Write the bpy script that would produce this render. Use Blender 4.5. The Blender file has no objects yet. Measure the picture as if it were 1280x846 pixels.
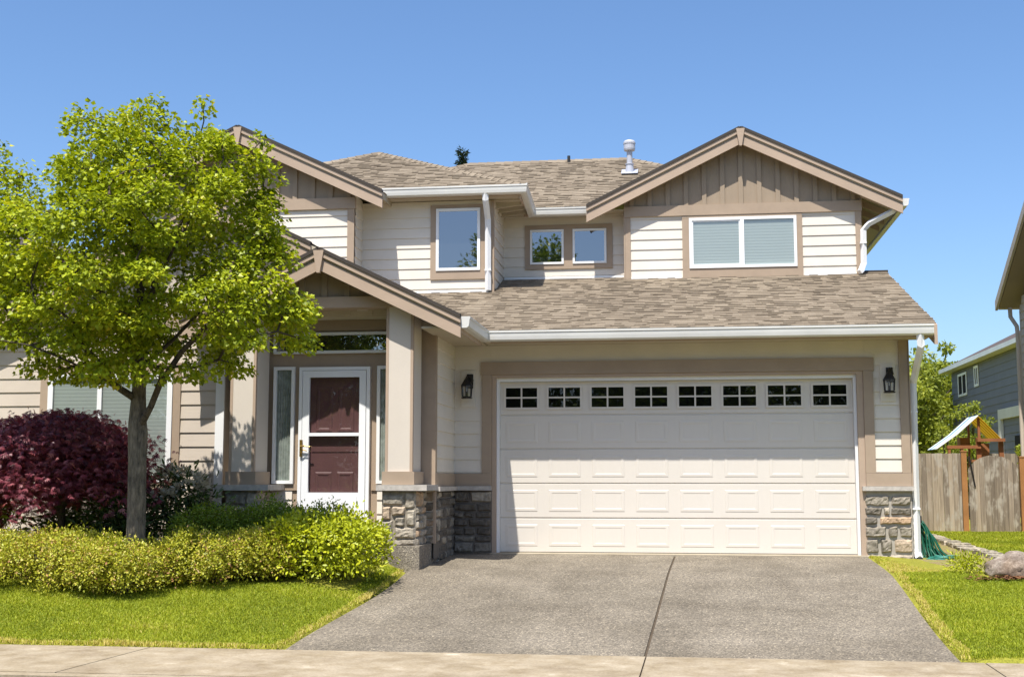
import bpy, math, random
import numpy as np
from mathutils import Vector, Matrix, noise
R = math.radians
random.seed(7)
rng = np.random.default_rng(11)
sc = bpy.context.scene
col = sc.collection

# ------------------------------------------------------------------ camera, sky, sun, exposure
cam_d = bpy.data.cameras.new('camera')
cam = bpy.data.objects.new('camera', cam_d)
col.objects.link(cam)
cam.location = (2.5708, -17.1958, 0.9944)
cam.rotation_euler = (R(90 + 6.4744), 0, R(7.7922))
cam_d.sensor_fit = 'HORIZONTAL'
cam_d.sensor_width = 36
cam_d.lens = 43.875
cam_d.clip_start = 0.1
cam_d.clip_end = 3000
sc.camera = cam

SUN = Vector((.21, 1.0, -2.05)).normalized()
world = bpy.data.worlds.new('World')
sc.world = world
world.use_nodes = True
wn = world.node_tree
for n in list(wn.nodes):
    wn.nodes.remove(n)
wo = wn.nodes.new('ShaderNodeOutputWorld')
wb = wn.nodes.new('ShaderNodeBackground')
sky = wn.nodes.new('ShaderNodeTexSky')
sky.sky_type = 'NISHITA'
sky.sun_disc = False
sky.sun_elevation = math.asin(-SUN.z)
sky.sun_rotation = math.atan2(-SUN.x, -SUN.y)
sky.altitude = 0
sky.air_density = 0.9
sky.dust_density = 1.5
sky.ozone_density = 5.0
wb.inputs['Strength'].default_value = 0.10
hs = wn.nodes.new('ShaderNodeHueSaturation')
hs.inputs['Saturation'].default_value = 1.08
hs.inputs['Value'].default_value = 1.13
wn.links.new(sky.outputs[0], hs.inputs['Color'])
wn.links.new(hs.outputs[0], wb.inputs['Color'])
wn.links.new(wb.outputs[0], wo.inputs['Surface'])

sun_d = bpy.data.lights.new('sun', 'SUN')
sun_d.energy = 4.05
sun_d.angle = R(0.5)
sun_d.color = (1.0, 0.955, 0.88)
sun = bpy.data.objects.new('sun', sun_d)
sun.rotation_euler = SUN.to_track_quat('-Z', 'Y').to_euler()
sun.location = (-5, -20, 40)
col.objects.link(sun)

sc.view_settings.view_transform = 'Standard'
sc.view_settings.look = 'None'
sc.view_settings.gamma = 1
sc.view_settings.use_curve_mapping = False
sc.view_settings.exposure = 0.87
sc.render.engine = 'CYCLES'
sc.cycles.max_bounces = 8
sc.cycles.transparent_max_bounces = 12


# ------------------------------------------------------------------ materials
def new_mat(name):
    m = bpy.data.materials.new(name)
    m.use_nodes = True
    nt = m.node_tree
    b = nt.nodes['Principled BSDF']
    return m, nt, b


def N(nt, t, **k):
    n = nt.nodes.new(t)
    for a, v in k.items():
        setattr(n, a, v)
    return n


def texco(nt, scale=(1, 1, 1), uv=False):
    tc = N(nt, 'ShaderNodeTexCoord')
    mp = N(nt, 'ShaderNodeMapping')
    mp.inputs['Scale'].default_value = scale
    nt.links.new(tc.outputs['UV' if uv else 'Object'], mp.inputs['Vector'])
    return mp.outputs[0]


def ramp(nt, fac, stops, interp='LINEAR'):
    r = N(nt, 'ShaderNodeValToRGB')
    r.color_ramp.interpolation = interp
    e = r.color_ramp.elements
    while len(e) < len(stops):
        e.new(0.5)
    for i, (p, c) in enumerate(stops):
        e[i].position = p
        e[i].color = (c[0], c[1], c[2], 1)
    nt.links.new(fac, r.inputs[0])
    return r.outputs[0]


def noise_t(nt, vec, scale, detail=4, rough=0.55):
    n = N(nt, 'ShaderNodeTexNoise')
    n.inputs['Scale'].default_value = scale
    n.inputs['Detail'].default_value = detail
    n.inputs['Roughness'].default_value = rough
    nt.links.new(vec, n.inputs['Vector'])
    return n.outputs[0]


def mixc(nt, a, b, fac, mode='MIX'):
    m = N(nt, 'ShaderNodeMix', data_type='RGBA', blend_type=mode)
    for k, v in (('A', a), ('B', b)):
        s = [i for i in m.inputs if i.name == k and i.type == 'RGBA'][0]
        if isinstance(v, (tuple, list)):
            s.default_value = (v[0], v[1], v[2], 1)
        else:
            nt.links.new(v, s)
    f = m.inputs[0]
    if isinstance(fac, (int, float)):
        f.default_value = fac
    else:
        nt.links.new(fac, f)
    return [o for o in m.outputs if o.type == 'RGBA'][0]


def bump(nt, b, h, strength=0.3, dist=0.01):
    n = N(nt, 'ShaderNodeBump')
    n.inputs['Strength'].default_value = strength
    n.inputs['Distance'].default_value = dist
    nt.links.new(h, n.inputs['Height'])
    nt.links.new(n.outputs[0], b.inputs['Normal'])


def mul(c, k):
    return (c[0] * k, c[1] * k, c[2] * k)


def paint(name, c, rough=0.55, var=0.10, scale=3.0, grain=(1, 1, 1), bumps=0.15, spec=0.3):
    m, nt, b = new_mat(name)
    v = texco(nt)
    n1 = noise_t(nt, v, scale, 5)
    vg = texco(nt, grain)
    n2 = noise_t(nt, vg, 30, 4, 0.6)
    c1 = ramp(nt, n1, [(0.3, mul(c, 1 - var)), (0.7, mul(c, 1 + var * 0.6))])
    c2 = ramp(nt, n2, [(0.3, (1 - var * .7,) * 3), (0.7, (1, 1, 1))])
    nt.links.new(mixc(nt, c1, c2, 1.0, 'MULTIPLY'), b.inputs['Base Color'])
    b.inputs['Roughness'].default_value = rough
    b.inputs['Specular IOR Level'].default_value = spec
    if bumps:
        bump(nt, b, n2, bumps, 0.004)
    return m


M = {}
M['siding'] = paint('siding_cream', (.70, .64, .55), .6, .06, 2.0, (.12, .12, 2.5), .25)
M['siding_tan'] = paint('siding_tan', (.545, .47, .385), .6, .07, 2.0, (.12, .12, 2.5), .25)
M['trim'] = paint('trim_taupe', (.375, .285, .205), .6, .08, 2.5, (.3, .3, .3))
M['barge'] = paint('trim_barge', (.43, .325, .24), .6, .08, 1.5, (.15, .3, .6))
M['batten'] = paint('board_batten', (.32, .248, .175), .6, .09, 2.0, (2.5, 2.5, .12))
M['post'] = paint('post_cream', (.62, .555, .475), .6, .04, 1.5)
M['soffit'] = paint('soffit', (.46, .40, .30), .7, .06, 2.0)
M['white'] = paint('white_vinyl', (.80, .80, .79), .35, .03, 2.0, bumps=0, spec=.5)
M['door_white'] = paint('white_door', (.82, .83, .84), .3, .02, 2.0, bumps=0, spec=.5)
M['garage'] = paint('garage_steel', (.66, .61, .54), .45, .025, 1.2, (1, 1, .2), .05, spec=.4)
M['gutter'] = paint('gutter_aluminium', (.66, .65, .61), .35, .10, 1.5, (.2, .2, 3), .08, spec=.5)
M['black'] = paint('black_iron', (.018, .016, .015), .45, .1, 9.0)
M['maroon'] = paint('maroon_paint', (.118, .056, .055), .45, .08, 4.0)
M['brass'] = paint('brass', (.35, .23, .07), .35, .1, 4.0)
M['brass'].node_tree.nodes['Principled BSDF'].inputs['Metallic'].default_value = .8
M['galv'] = paint('galvanised', (.44, .45, .50), .4, .08, 6.0, spec=.5)
M['lead'] = paint('dark_vent', (.03, .03, .03), .6)
M['dark_edge'] = paint('shingle_edge', (.06, .05, .042), .9)
M['dark_room'] = paint('dark_interior', (.012, .012, .013), .9, bumps=0)
M['curtain'] = paint('lace_curtain', (.30, .34, .30), .9, .3, 14.0, (1, 1, .08), .3)
M['foundation'] = paint('foundation', (.42, .37, .30), .9, .1, 3.0)
M['redwood'] = paint('redwood', (.30, .115, .045), .7, .18, 5.0, (.3, .3, 3))
M['postwood'] = paint('cedar_post', (.36, .17, .06), .75, .15, 4.0, (3, 3, .2))
M['yellow'] = paint('yellow_tarp', (.80, .47, .02), .5, .08, 6.0)
M['teal'] = paint('hose_teal', (.03, .20, .15), .45, .15, 8.0, spec=.5)
M['rubber'] = paint('hose_green', (.008, .10, .055), .45, .15, 8.0, spec=.5)
M['nb_tan'] = paint('neighbour_tan', (.56, .48, .40), .7, .07, 2.0)
M['nb_brown'] = paint('neighbour_brown', (.10, .075, .06), .7, .07, 2.0)
M['nb_fascia'] = paint('neighbour_fascia', (.55, .47, .38), .7, .07, 2.0)
M['nb_grey'] = paint('neighbour_grey', (.165, .172, .20), .7, .07, 2.0)
M['deadleaf'] = paint('leaf_litter', (.20, .09, .04), .9, .3, 9.0)
M['tar'] = paint('joint_tar', (.10, .075, .05), .9, .3, 9.0)


def glass_mat(name, refl=0.25, tint=(.9, .95, .93)):
    m = bpy.data.materials.new(name)
    m.use_nodes = True
    nt = m.node_tree
    for n in list(nt.nodes):
        nt.nodes.remove(n)
    o = N(nt, 'ShaderNodeOutputMaterial')
    tr = N(nt, 'ShaderNodeBsdfTransparent')
    tr.inputs[0].default_value = (*tint, 1)
    gl = N(nt, 'ShaderNodeBsdfGlossy')
    gl.inputs['Roughness'].default_value = 0.012
    gl.inputs['Color'].default_value = (.95, .97, 1, 1)
    ge = N(nt, 'ShaderNodeNewGeometry')
    dt = N(nt, 'ShaderNodeVectorMath', operation='DOT_PRODUCT')
    nt.links.new(ge.outputs['Normal'], dt.inputs[0])
    nt.links.new(ge.outputs['Incoming'], dt.inputs[1])
    last = dt.outputs['Value']
    for op, val, flip in (('ABSOLUTE', None, False), ('SUBTRACT', 1.0, True), ('POWER', 5.0, False), ('MULTIPLY_ADD', .94, False)):
        q = N(nt, 'ShaderNodeMath', operation=op, use_clamp=(op == 'MULTIPLY_ADD'))
        nt.links.new(last, q.inputs[1 if flip else 0])
        if val is not None:
            q.inputs[0 if flip else 1].default_value = val
        if op == 'MULTIPLY_ADD':
            q.inputs[2].default_value = .05 + refl
        last = q.outputs[0]
    ad = q
    v = texco(nt)
    h = noise_t(nt, v, 1.3, 1)
    bp = N(nt, 'ShaderNodeBump')
    bp.inputs['Strength'].default_value = .06
    bp.inputs['Distance'].default_value = .02
    nt.links.new(h, bp.inputs['Height'])
    nt.links.new(bp.outputs[0], gl.inputs['Normal'])
    mx = N(nt, 'ShaderNodeMixShader')
    nt.links.new(ad.outputs[0], mx.inputs[0])
    nt.links.new(tr.outputs[0], mx.inputs[1])
    nt.links.new(gl.outputs[0], mx.inputs[2])
    nt.links.new(mx.outputs[0], o.inputs['Surface'])
    return m


M['glass'] = glass_mat('window_glass', .20)
M['glass_blind'] = glass_mat('blind_glass', .05)
M['glass_clear'] = glass_mat('storm_glass', .0, (.95, .95, .95))
M['glass_dark'] = glass_mat('garage_glass', .0, (.5, .5, .5))


def blind_mat():
    m, nt, b = new_mat('blinds')
    v = texco(nt)
    w = N(nt, 'ShaderNodeTexWave', wave_type='BANDS', bands_direction='Z', wave_profile='SAW')
    w.inputs['Scale'].default_value = 6.5
    nt.links.new(v, w.inputs['Vector'])
    c = ramp(nt, w.outputs[0], [(0, (.40, .415, .39)), (.8, (.50, .515, .485)), (.95, (.25, .26, .245))])
    nt.links.new(c, b.inputs['Base Color'])
    b.inputs['Roughness'].default_value = .6
    bump(nt, b, w.outputs[0], .6, .01)
    return m


M['blind'] = blind_mat()


def shingle_mat(name, dark=(.195, .162, .124), mid=(.245, .206, .158), light=(.295, .25, .194)):
    m, nt, b = new_mat(name)
    uv = N(nt, 'ShaderNodeUVMap')
    sep = N(nt, 'ShaderNodeSeparateXYZ')
    nt.links.new(uv.outputs[0], sep.inputs[0])

    def math_(op, a, bb=None):
        n = N(nt, 'ShaderNodeMath', operation=op)
        for i, q in enumerate((a, bb)):
            if q is None:
                continue
            if isinstance(q, (int, float)):
                n.inputs[i].default_value = q
            else:
                nt.links.new(q, n.inputs[i])
        return n.outputs[0]
    row = math_('FLOOR', math_('DIVIDE', math_('ADD', sep.outputs[1], .0005), .130))
    wr = N(nt, 'ShaderNodeTexWhiteNoise', noise_dimensions='1D')
    nt.links.new(row, wr.inputs['W'])
    uu = math_('ADD', math_('DIVIDE', sep.outputs[0], .10), math_('MULTIPLY', wr.outputs[0], 13.7))
    # tabs of unequal width: warp along the course
    cmb0 = N(nt, 'ShaderNodeCombineXYZ')
    nt.links.new(uu, cmb0.inputs[0])
    nt.links.new(math_('MULTIPLY', row, 7.3), cmb0.inputs[1])
    wv = noise_t(nt, cmb0.outputs[0], .8, 1)
    cell = math_('FLOOR', math_('ADD', uu, math_('MULTIPLY', wv, 1.0)))
    cmb = N(nt, 'ShaderNodeCombineXYZ')
    nt.links.new(cell, cmb.inputs[0])
    nt.links.new(row, cmb.inputs[1])
    wh = N(nt, 'ShaderNodeTexWhiteNoise', noise_dimensions='2D')
    nt.links.new(cmb.outputs[0], wh.inputs['Vector'])
    c = ramp(nt, wh.outputs[0], [(0, dark), (.16, mid), (.6, mul(mid, 1.08)), (1, light)])
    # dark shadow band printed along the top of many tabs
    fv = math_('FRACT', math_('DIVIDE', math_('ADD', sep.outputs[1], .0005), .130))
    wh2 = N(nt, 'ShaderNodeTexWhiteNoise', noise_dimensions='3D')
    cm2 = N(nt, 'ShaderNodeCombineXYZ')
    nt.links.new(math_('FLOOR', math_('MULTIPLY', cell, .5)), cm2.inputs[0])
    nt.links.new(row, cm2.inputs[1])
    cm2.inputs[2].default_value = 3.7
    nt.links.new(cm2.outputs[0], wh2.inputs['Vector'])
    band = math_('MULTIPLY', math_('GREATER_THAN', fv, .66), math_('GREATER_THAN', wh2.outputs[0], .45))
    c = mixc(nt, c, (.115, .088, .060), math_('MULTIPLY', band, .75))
    o = texco(nt)
    g = noise_t(nt, o, 120, 3, .7)
    big = noise_t(nt, o, .9, 4)
    c = mixc(nt, c, ramp(nt, g, [(.3, (.72, .72, .72)), (.7, (1.15, 1.12, 1.08))]), 1, 'MULTIPLY')
    c = mixc(nt, c, ramp(nt, big, [(.3, (.84, .82, .80)), (.7, (1.05, 1.04, 1.02))]), 1, 'MULTIPLY')
    nt.links.new(c, b.inputs['Base Color'])
    b.inputs['Roughness'].default_value = .95
    b.inputs['Specular IOR Level'].default_value = .15
    bump(nt, b, g, .5, .006)
    return m


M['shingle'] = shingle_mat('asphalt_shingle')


def attr_mat(name, stops, rough=.9, sc_=18, bstr=.8, amt=.35, trans=0, spec=.2, inter='LINEAR'):
    """colour per piece from the face attribute 'rnd', broken by noise"""
    m, nt, b = new_mat(name)
    a = N(nt, 'ShaderNodeAttribute', attribute_name='rnd')
    c = ramp(nt, a.outputs['Fac'], stops, inter)
    v = texco(nt)
    n = noise_t(nt, v, sc_, 6, .65)
    c = mixc(nt, c, ramp(nt, n, [(.3, (1 - amt,) * 3), (.7, (1 + amt * .6,) * 3)]), 1, 'MULTIPLY')
    nt.links.new(c, b.inputs['Base Color'])
    b.inputs['Roughness'].default_value = rough
    b.inputs['Specular IOR Level'].default_value = spec
    if bstr:
        bump(nt, b, n, bstr, .012)
    return m


M['stone'] = attr_mat('ledge_stone', [(0, (.13, .112, .090)), (.3, (.26, .228, .182)), (.55, (.375, .33, .262)), (.8, (.43, .36, .275)), (1, (.47, .32, .20))], .9, 14, 1.0, .45)
M['mortar'] = paint('mortar', (.40, .365, .315), .95, .15, 12)
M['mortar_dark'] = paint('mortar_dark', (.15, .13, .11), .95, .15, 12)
M['capstone'] = paint('cap_stone', (.50, .46, .41), .9, .2, 14, bumps=.6)
M['pickets'] = None


def picket_mat():
    m, nt, b = new_mat('weathered_cedar')
    a = N(nt, 'ShaderNodeAttribute', attribute_name='rnd')
    c = ramp(nt, a.outputs['Fac'], [(0, (.19, .155, .12)), (.5, (.29, .24, .19)), (1, (.40, .33, .255))])
    v = texco(nt, (16, 16, .9))
    n = noise_t(nt, v, 1.6, 5, .6)
    v2 = texco(nt, (4, 4, 1.6))
    k = noise_t(nt, v2, 2.2, 3, .6)
    c = mixc(nt, c, ramp(nt, n, [(.3, (.62, .60, .56)), (.65, (1.12, 1.1, 1.06))]), 1, 'MULTIPLY')
    c = mixc(nt, c, (.40, .36, .30), ramp(nt, k, [(.52, (0, 0, 0)), (.66, (.85, .85, .85))]))
    nt.links.new(c, b.inputs['Base Color'])
    b.inputs['Roughness'].default_value = .9
    bump(nt, b, n, .5, .006)
    return m


M['pickets'] = picket_mat()


def leaf_mat(name, stops, trans=.35, rough=.45, hue=None):
    m = bpy.data.materials.new(name)
    m.use_nodes = True
    nt = m.node_tree
    b = nt.nodes['Principled BSDF']
    o = nt.nodes['Material Output']
    a = N(nt, 'ShaderNodeAttribute', attribute_name='rnd')
    c = ramp(nt, a.outputs['Fac'], stops)
    nt.links.new(c, b.inputs['Base Color'])
    b.inputs['Roughness'].default_value = rough
    b.inputs['Specular IOR Level'].default_value = .35
    t = N(nt, 'ShaderNodeBsdfTranslucent')
    ct = mixc(nt, c, hue or (1.25, 1.2, .6), 1, 'MULTIPLY')
    nt.links.new(ct, t.inputs[0])
    mx = N(nt, 'ShaderNodeMixShader')
    mx.inputs[0].default_value = trans
    nt.links.new(b.outputs[0], mx.inputs[1])
    nt.links.new(t.outputs[0], mx.inputs[2])
    nt.links.new(mx.outputs[0], o.inputs['Surface'])
    return m


M['leaf_tree'] = leaf_mat('leaf_maple', [(0, (.12, .16, .008)), (.45, (.31, .375, .014)), (.85, (.50, .545, .026)), (1, (.54, .48, .04))], .33)
M['leaf_red'] = leaf_mat('leaf_red', [(0, (.07, .016, .026)), (.5, (.195, .040, .058)), (.85, (.36, .105, .12)), (1, (.50, .20, .19))], .3, .38, (1.3, .7, .7))
M['leaf_box'] = leaf_mat('leaf_box', [(0, (.09, .14, .010)), (.6, (.18, .255, .016)), (1, (.30, .37, .02))], .2)
M['leaf_lime'] = leaf_mat('leaf_lime', [(0, (.22, .27, .008)), (.6, (.40, .435, .012)), (1, (.54, .54, .02))], .2)
M['leaf_gold'] = leaf_mat('leaf_gold', [(0, (.17, .19, .016)), (.45, (.37, .385, .028)), (.66, (.52, .49, .045)), (.78, (.47, .34, .09)), (1, (.44, .21, .11))], .2)
M['leaf_rhodo'] = leaf_mat('leaf_rhodo', [(0, (.03, .055, .014)), (.6, (.065, .105, .022)), (1, (.13, .18, .04))], .15, .35)
M['petal'] = leaf_mat('petal', [(0, (.42, .38, .28)), (1, (.66, .60, .48))], .3, .6, (1, 1, .9))
M['leaf_bg'] = leaf_mat('leaf_bg', [(0, (.13, .17, .020)), (.6, (.27, .31, .035)), (1, (.42, .44, .07))], .35, .6)
M['leaf_conifer'] = leaf_mat('leaf_conifer', [(0, (.010, .022, .014)), (1, (.035, .06, .035))], .1, .7)
M['grass'] = leaf_mat('grass_blade', [(0, (.165, .215, .012)), (.5, (.33, .385, .020)), (.82, (.46, .48, .036)), (1, (.60, .50, .15))], .3, .6)


def bark_mat(name, c):
    m, nt, b = new_mat(name)
    v = texco(nt, (1, 1, .25))
    n = noise_t(nt, v, 30, 6, .75)
    v2 = texco(nt)
    n2 = noise_t(nt, v2, 5, 4)
    cc = ramp(nt, n, [(.32, mul(c, .30)), (.5, mul(c, .9)), (.66, mul(c, 1.5))])
    cc = mixc(nt, cc, ramp(nt, n2, [(.35, (.75, .75, .72)), (.7, (1.15, 1.13, 1.08))]), 1, 'MULTIPLY')
    nt.links.new(cc, b.inputs['Base Color'])
    b.inputs['Roughness'].default_value = .95
    bump(nt, b, n, 1.0, .035)
    return m


M['bark'] = bark_mat('bark_grey', (.20, .165, .125))
M['bark_dark'] = bark_mat('bark_brown', (.11, .085, .065))


def ground_mat(name, stops, s1=4, s2=60, amt=.5, bstr=.6, vor=0, stain=None, wear=None):
    m, nt, b = new_mat(name)
    v = texco(nt)
    n1 = noise_t(nt, v, s1, 5, .6)
    c = ramp(nt, n1, stops)
    n2 = noise_t(nt, v, s2, 3, .7)
    c = mixc(nt, c, ramp(nt, n2, [(.28, (1 - amt,) * 3), (.72, (1 + amt * .7,) * 3)]), 1, 'MULTIPLY')
    h = n2
    if vor:
        vo = N(nt, 'ShaderNodeTexVoronoi')
        vo.inputs['Scale'].default_value = vor
        nt.links.new(v, vo.inputs['Vector'])
        c2 = ramp(nt, vo.outputs['Color'], [(.0, (.45, .45, .46)), (.5, (.9, .89, .87)), (.82, (1.3, 1.27, 1.2)), (1, (2.5, 2.4, 2.2))])
        c = mixc(nt, c, c2, 1, 'MULTIPLY')
        h = vo.outputs['Distance']
    if stain:
        n3 = noise_t(nt, v, stain[0], 5, .65)
        c = mixc(nt, c, ramp(nt, n3, [(.35, stain[1]), (.6, (1, 1, 1))]), 1, 'MULTIPLY')
    if wear:
        # worn wheel tracks and drips: noise stretched along the drive
        vs = texco(nt, wear[0])
        n4 = noise_t(nt, vs, 1.0, 4, .6)
        c = mixc(nt, c, ramp(nt, n4, [(.36, wear[1]), (.58, (1.04, 1.04, 1.04))]), 1, 'MULTIPLY')
        n5 = noise_t(nt, v, 4.5, 2, .5)
        c = mixc(nt, c, ramp(nt, n5, [(.70, (1, 1, 1)), (.78, (.80, .79, .78))]), 1, 'MULTIPLY')
    nt.links.new(c, b.inputs['Base Color'])
    b.inputs['Roughness'].default_value = .95
    b.inputs['Specular IOR Level'].default_value = .2
    bump(nt, b, h, bstr, .006)
    return m


M['aggregate'] = ground_mat('exposed_aggregate', [(.3, (.19, .166, .130)), (.7, (.245, .214, .170))], 1.4, 35, .18, .7, 75, (.7, (.86, .85, .84)), ((1.3, .22, 1), (.84, .835, .83)))
M['concrete'] = ground_mat('sidewalk_concrete', [(.32, (.27, .215, .145)), (.5, (.345, .285, .20)), (.62, (.38, .315, .225)), (.72, (.53, .465, .36))], 2.2, 40, .2, .5, 0, (6, (.80, .77, .70)))
M['apron'] = ground_mat('apron_concrete', [(.3, (.30, .255, .185)), (.7, (.38, .33, .25))], 3, 50, .15, .4)
M['plinth'] = ground_mat('plinth_aggregate', [(.3, (.20, .175, .145)), (.7, (.27, .24, .20))], 3, 45, .2, .7, 90)
M['soil'] = ground_mat('turf_soil', [(.3, (.20, .20, .025)), (.7, (.29, .28, .035))], 6, 60, .5, 1.0)
M['mulch'] = ground_mat('dry_bed', [(.3, (.20, .15, .075)), (.5, (.27, .22, .10)), (.62, (.22, .23, .05)), (.75, (.26, .28, .05))], 5, 70, .5, 1.0)
M['edging'] = ground_mat('edging_stone', [(.3, (.30, .26, .20)), (.7, (.46, .42, .35))], 8, 50, .3, 1.0, 26)
M['asphalt'] = ground_mat('asphalt', [(.3, (.045, .045, .047)), (.7, (.06, .06, .062))], 3, 90, .3, .6)
M['boulder'] = ground_mat('boulder', [(.3, (.17, .135, .11)), (.5, (.30, .25, .205)), (.7, (.42, .37, .315))], 7, 40, .4, 1.0, 0, (2.5, (.6, .52, .45)))


# ------------------------------------------------------------------ mesh helpers
class MB:
    def __init__(s):
        s.v, s.f, s.uv, s.r = [], [], [], []

    def face(s, pts, uv=None, r=0.5):
        i = len(s.v)
        s.v.extend([tuple(p) for p in pts])
        s.f.append(tuple(range(i, i + len(pts))))
        s.uv.append(uv)
        s.r.append(r)
        return s

    def box(s, x0, x1, y0, y1, z0, z1, r=.5):
        p = [(x, y, z) for z in (z0, z1) for y in (y0, y1) for x in (x0, x1)]
        for q in ((0, 2, 3, 1), (4, 5, 7, 6), (0, 1, 5, 4), (2, 6, 7, 3), (0, 4, 6, 2), (1, 3, 7, 5)):
            s.face([p[k] for k in q], None, r)
        return s

    def prism(s, poly, a, b):
        """poly: list of points 3D; extruded by vector b-a given as offset vectors a and b"""
        A = [tuple(Vector(p) + Vector(a)) for p in poly]
        B = [tuple(Vector(p) + Vector(b)) for p in poly]
        s.face(A)
        s.face(B[::-1])
        n = len(poly)
        for i in range(n):
            j = (i + 1) % n
            s.face([A[j], A[i], B[i], B[j]])
        return s

    def tube(s, pts, rad, n=8, cap=True):
        pts = [Vector(p) for p in pts]
        rad = rad if isinstance(rad, (list, tuple)) else [rad] * len(pts)
        rings = []
        prev = None
        for i, p in enumerate(pts):
            d = (pts[min(i + 1, len(pts) - 1)] - pts[max(i - 1, 0)]).normalized()
            if prev is None:
                t = Vector((0, 0, 1)) if abs(d.z) < .9 else Vector((1, 0, 0))
                u = d.cross(t).normalized()
            else:
                u = (prev - d * prev.dot(d)).normalized()
            prev = u
            w = d.cross(u)
            rings.append([p + (u * math.cos(2 * math.pi * k / n) + w * math.sin(2 * math.pi * k / n)) * rad[i] for k in range(n)])
        base = len(s.v)
        for r_ in rings:
            s.v.extend([tuple(q) for q in r_])
        for i in range(len(rings) - 1):
            for k in range(n):
                k2 = (k + 1) % n
                s.f.append((base + i * n + k, base + i * n + k2, base + (i + 1) * n + k2, base + (i + 1) * n + k))
                s.uv.append(None)
                s.r.append(.5)
        if cap:
            s.f.append(tuple(base + k for k in range(n))[::-1])
            s.f.append(tuple(base + (len(rings) - 1) * n + k for k in range(n)))
            s.uv += [None, None]
            s.r += [.5, .5]
        return s

    def lathe(s, cx, cy, prof, n=20):
        pts = [(cx, cy, z) for r_, z in prof]
        base = len(s.v)
        for r_, z in prof:
            for k in range(n):
                a = 2 * math.pi * k / n
                s.v.append((cx + r_ * math.cos(a), cy + r_ * math.sin(a), z))
        for i in range(len(prof) - 1):
            for k in range(n):
                k2 = (k + 1) % n
                s.f.append((base + i * n + k, base + i * n + k2, base + (i + 1) * n + k2, base + (i + 1) * n + k))
                s.uv.append(None)
                s.r.append(.5)
        s.f.append(tuple(base + (len(prof) - 1) * n + k for k in range(n)))
        s.uv.append(None)
        s.r.append(.5)
        return s

    def build(s, name, mat, parent=None, smooth=False, attr=False):
        me = bpy.data.meshes.new(name)
        me.from_pydata(s.v, [], s.f)
        if any(u is not None for u in s.uv):
            l = me.uv_layers.new(name='UVMap')
            k = 0
            for f, u in zip(s.f, s.uv):
                for q in range(len(f)):
                    l.data[k].uv = u[q] if u is not None else (0, 0)
                    k += 1
        if attr:
            a = me.attributes.new('rnd', 'FLOAT', 'FACE')
            a.data.foreach_set('value', np.array(s.r, dtype=np.float32))
        me.materials.append(mat)
        if smooth:
            me.polygons.foreach_set('use_smooth', [True] * len(me.polygons))
        me.validate()
        me.update()
        o = bpy.data.objects.new(name, me)
        col.objects.link(o)
        if parent is not None:
            adopt(o, parent)
        return o


def base_loc(o):
    m = Matrix.Translation(o.location) @ o.rotation_euler.to_matrix().to_4x4() @ Matrix.Diagonal((*o.scale, 1))
    return m


WORLD_M = {}


def adopt(o, parent):
    o.parent = parent
    o.matrix_parent_inverse = WORLD_M.get(parent.name, Matrix.Identity(4)).inverted()


def tag(o, label=None, cat=None, group=None, kind=None):
    if label:
        o['label'] = label
    if cat:
        o['category'] = cat
    if group:
        o['group'] = group
    if kind:
        o['kind'] = kind
    return o


def empty(name, loc, label, cat, group=None):
    o = bpy.data.objects.new(name, None)
    o.empty_display_size = .2
    o.location = loc
    col.objects.link(o)
    WORLD_M[o.name] = Matrix.Translation(loc)
    return tag(o, label, cat, group)


def lap(mb, axis, plane, ul, ur, z0, z1, exp=.178, origin=0.0, t=.017, side=-1):
    """lap siding courses on a wall plane; ul / ur numbers or functions of z"""
    fl = ul if callable(ul) else (lambda z: ul)
    fr = ur if callable(ur) else (lambda z: ur)

    def P(u, z, off):
        return (u, plane + side * off, z) if axis == 'y' else (plane + side * off, u, z)
    k0 = math.floor((z0 - origin) / exp) - 1
    k1 = math.ceil((z1 - origin) / exp) + 1
    for k in range(k0, k1):
        a = max(z0, origin + k * exp)
        b = min(z1, origin + (k + 1) * exp)
        if b - a < .004:
            continue
        full = exp
        oa = t - (a - (origin + k * exp)) / full * (t - .003)
        ob = t - (b - (origin + k * exp)) / full * (t - .003)
        la, lb, ra, rb = fl(a), fl(b), fr(a), fr(b)
        if ra - la < .01 and rb - lb < .01:
            continue
        rb = max(rb, lb)
        ra = max(ra, la)
        mb.face([P(la, a, oa), P(ra, a, oa), P(rb, b, ob), P(lb, b, ob)])
        mb.face([P(la, a, .001), P(ra, a, .001), P(ra, a, oa), P(la, a, oa)])
    return mb


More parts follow.
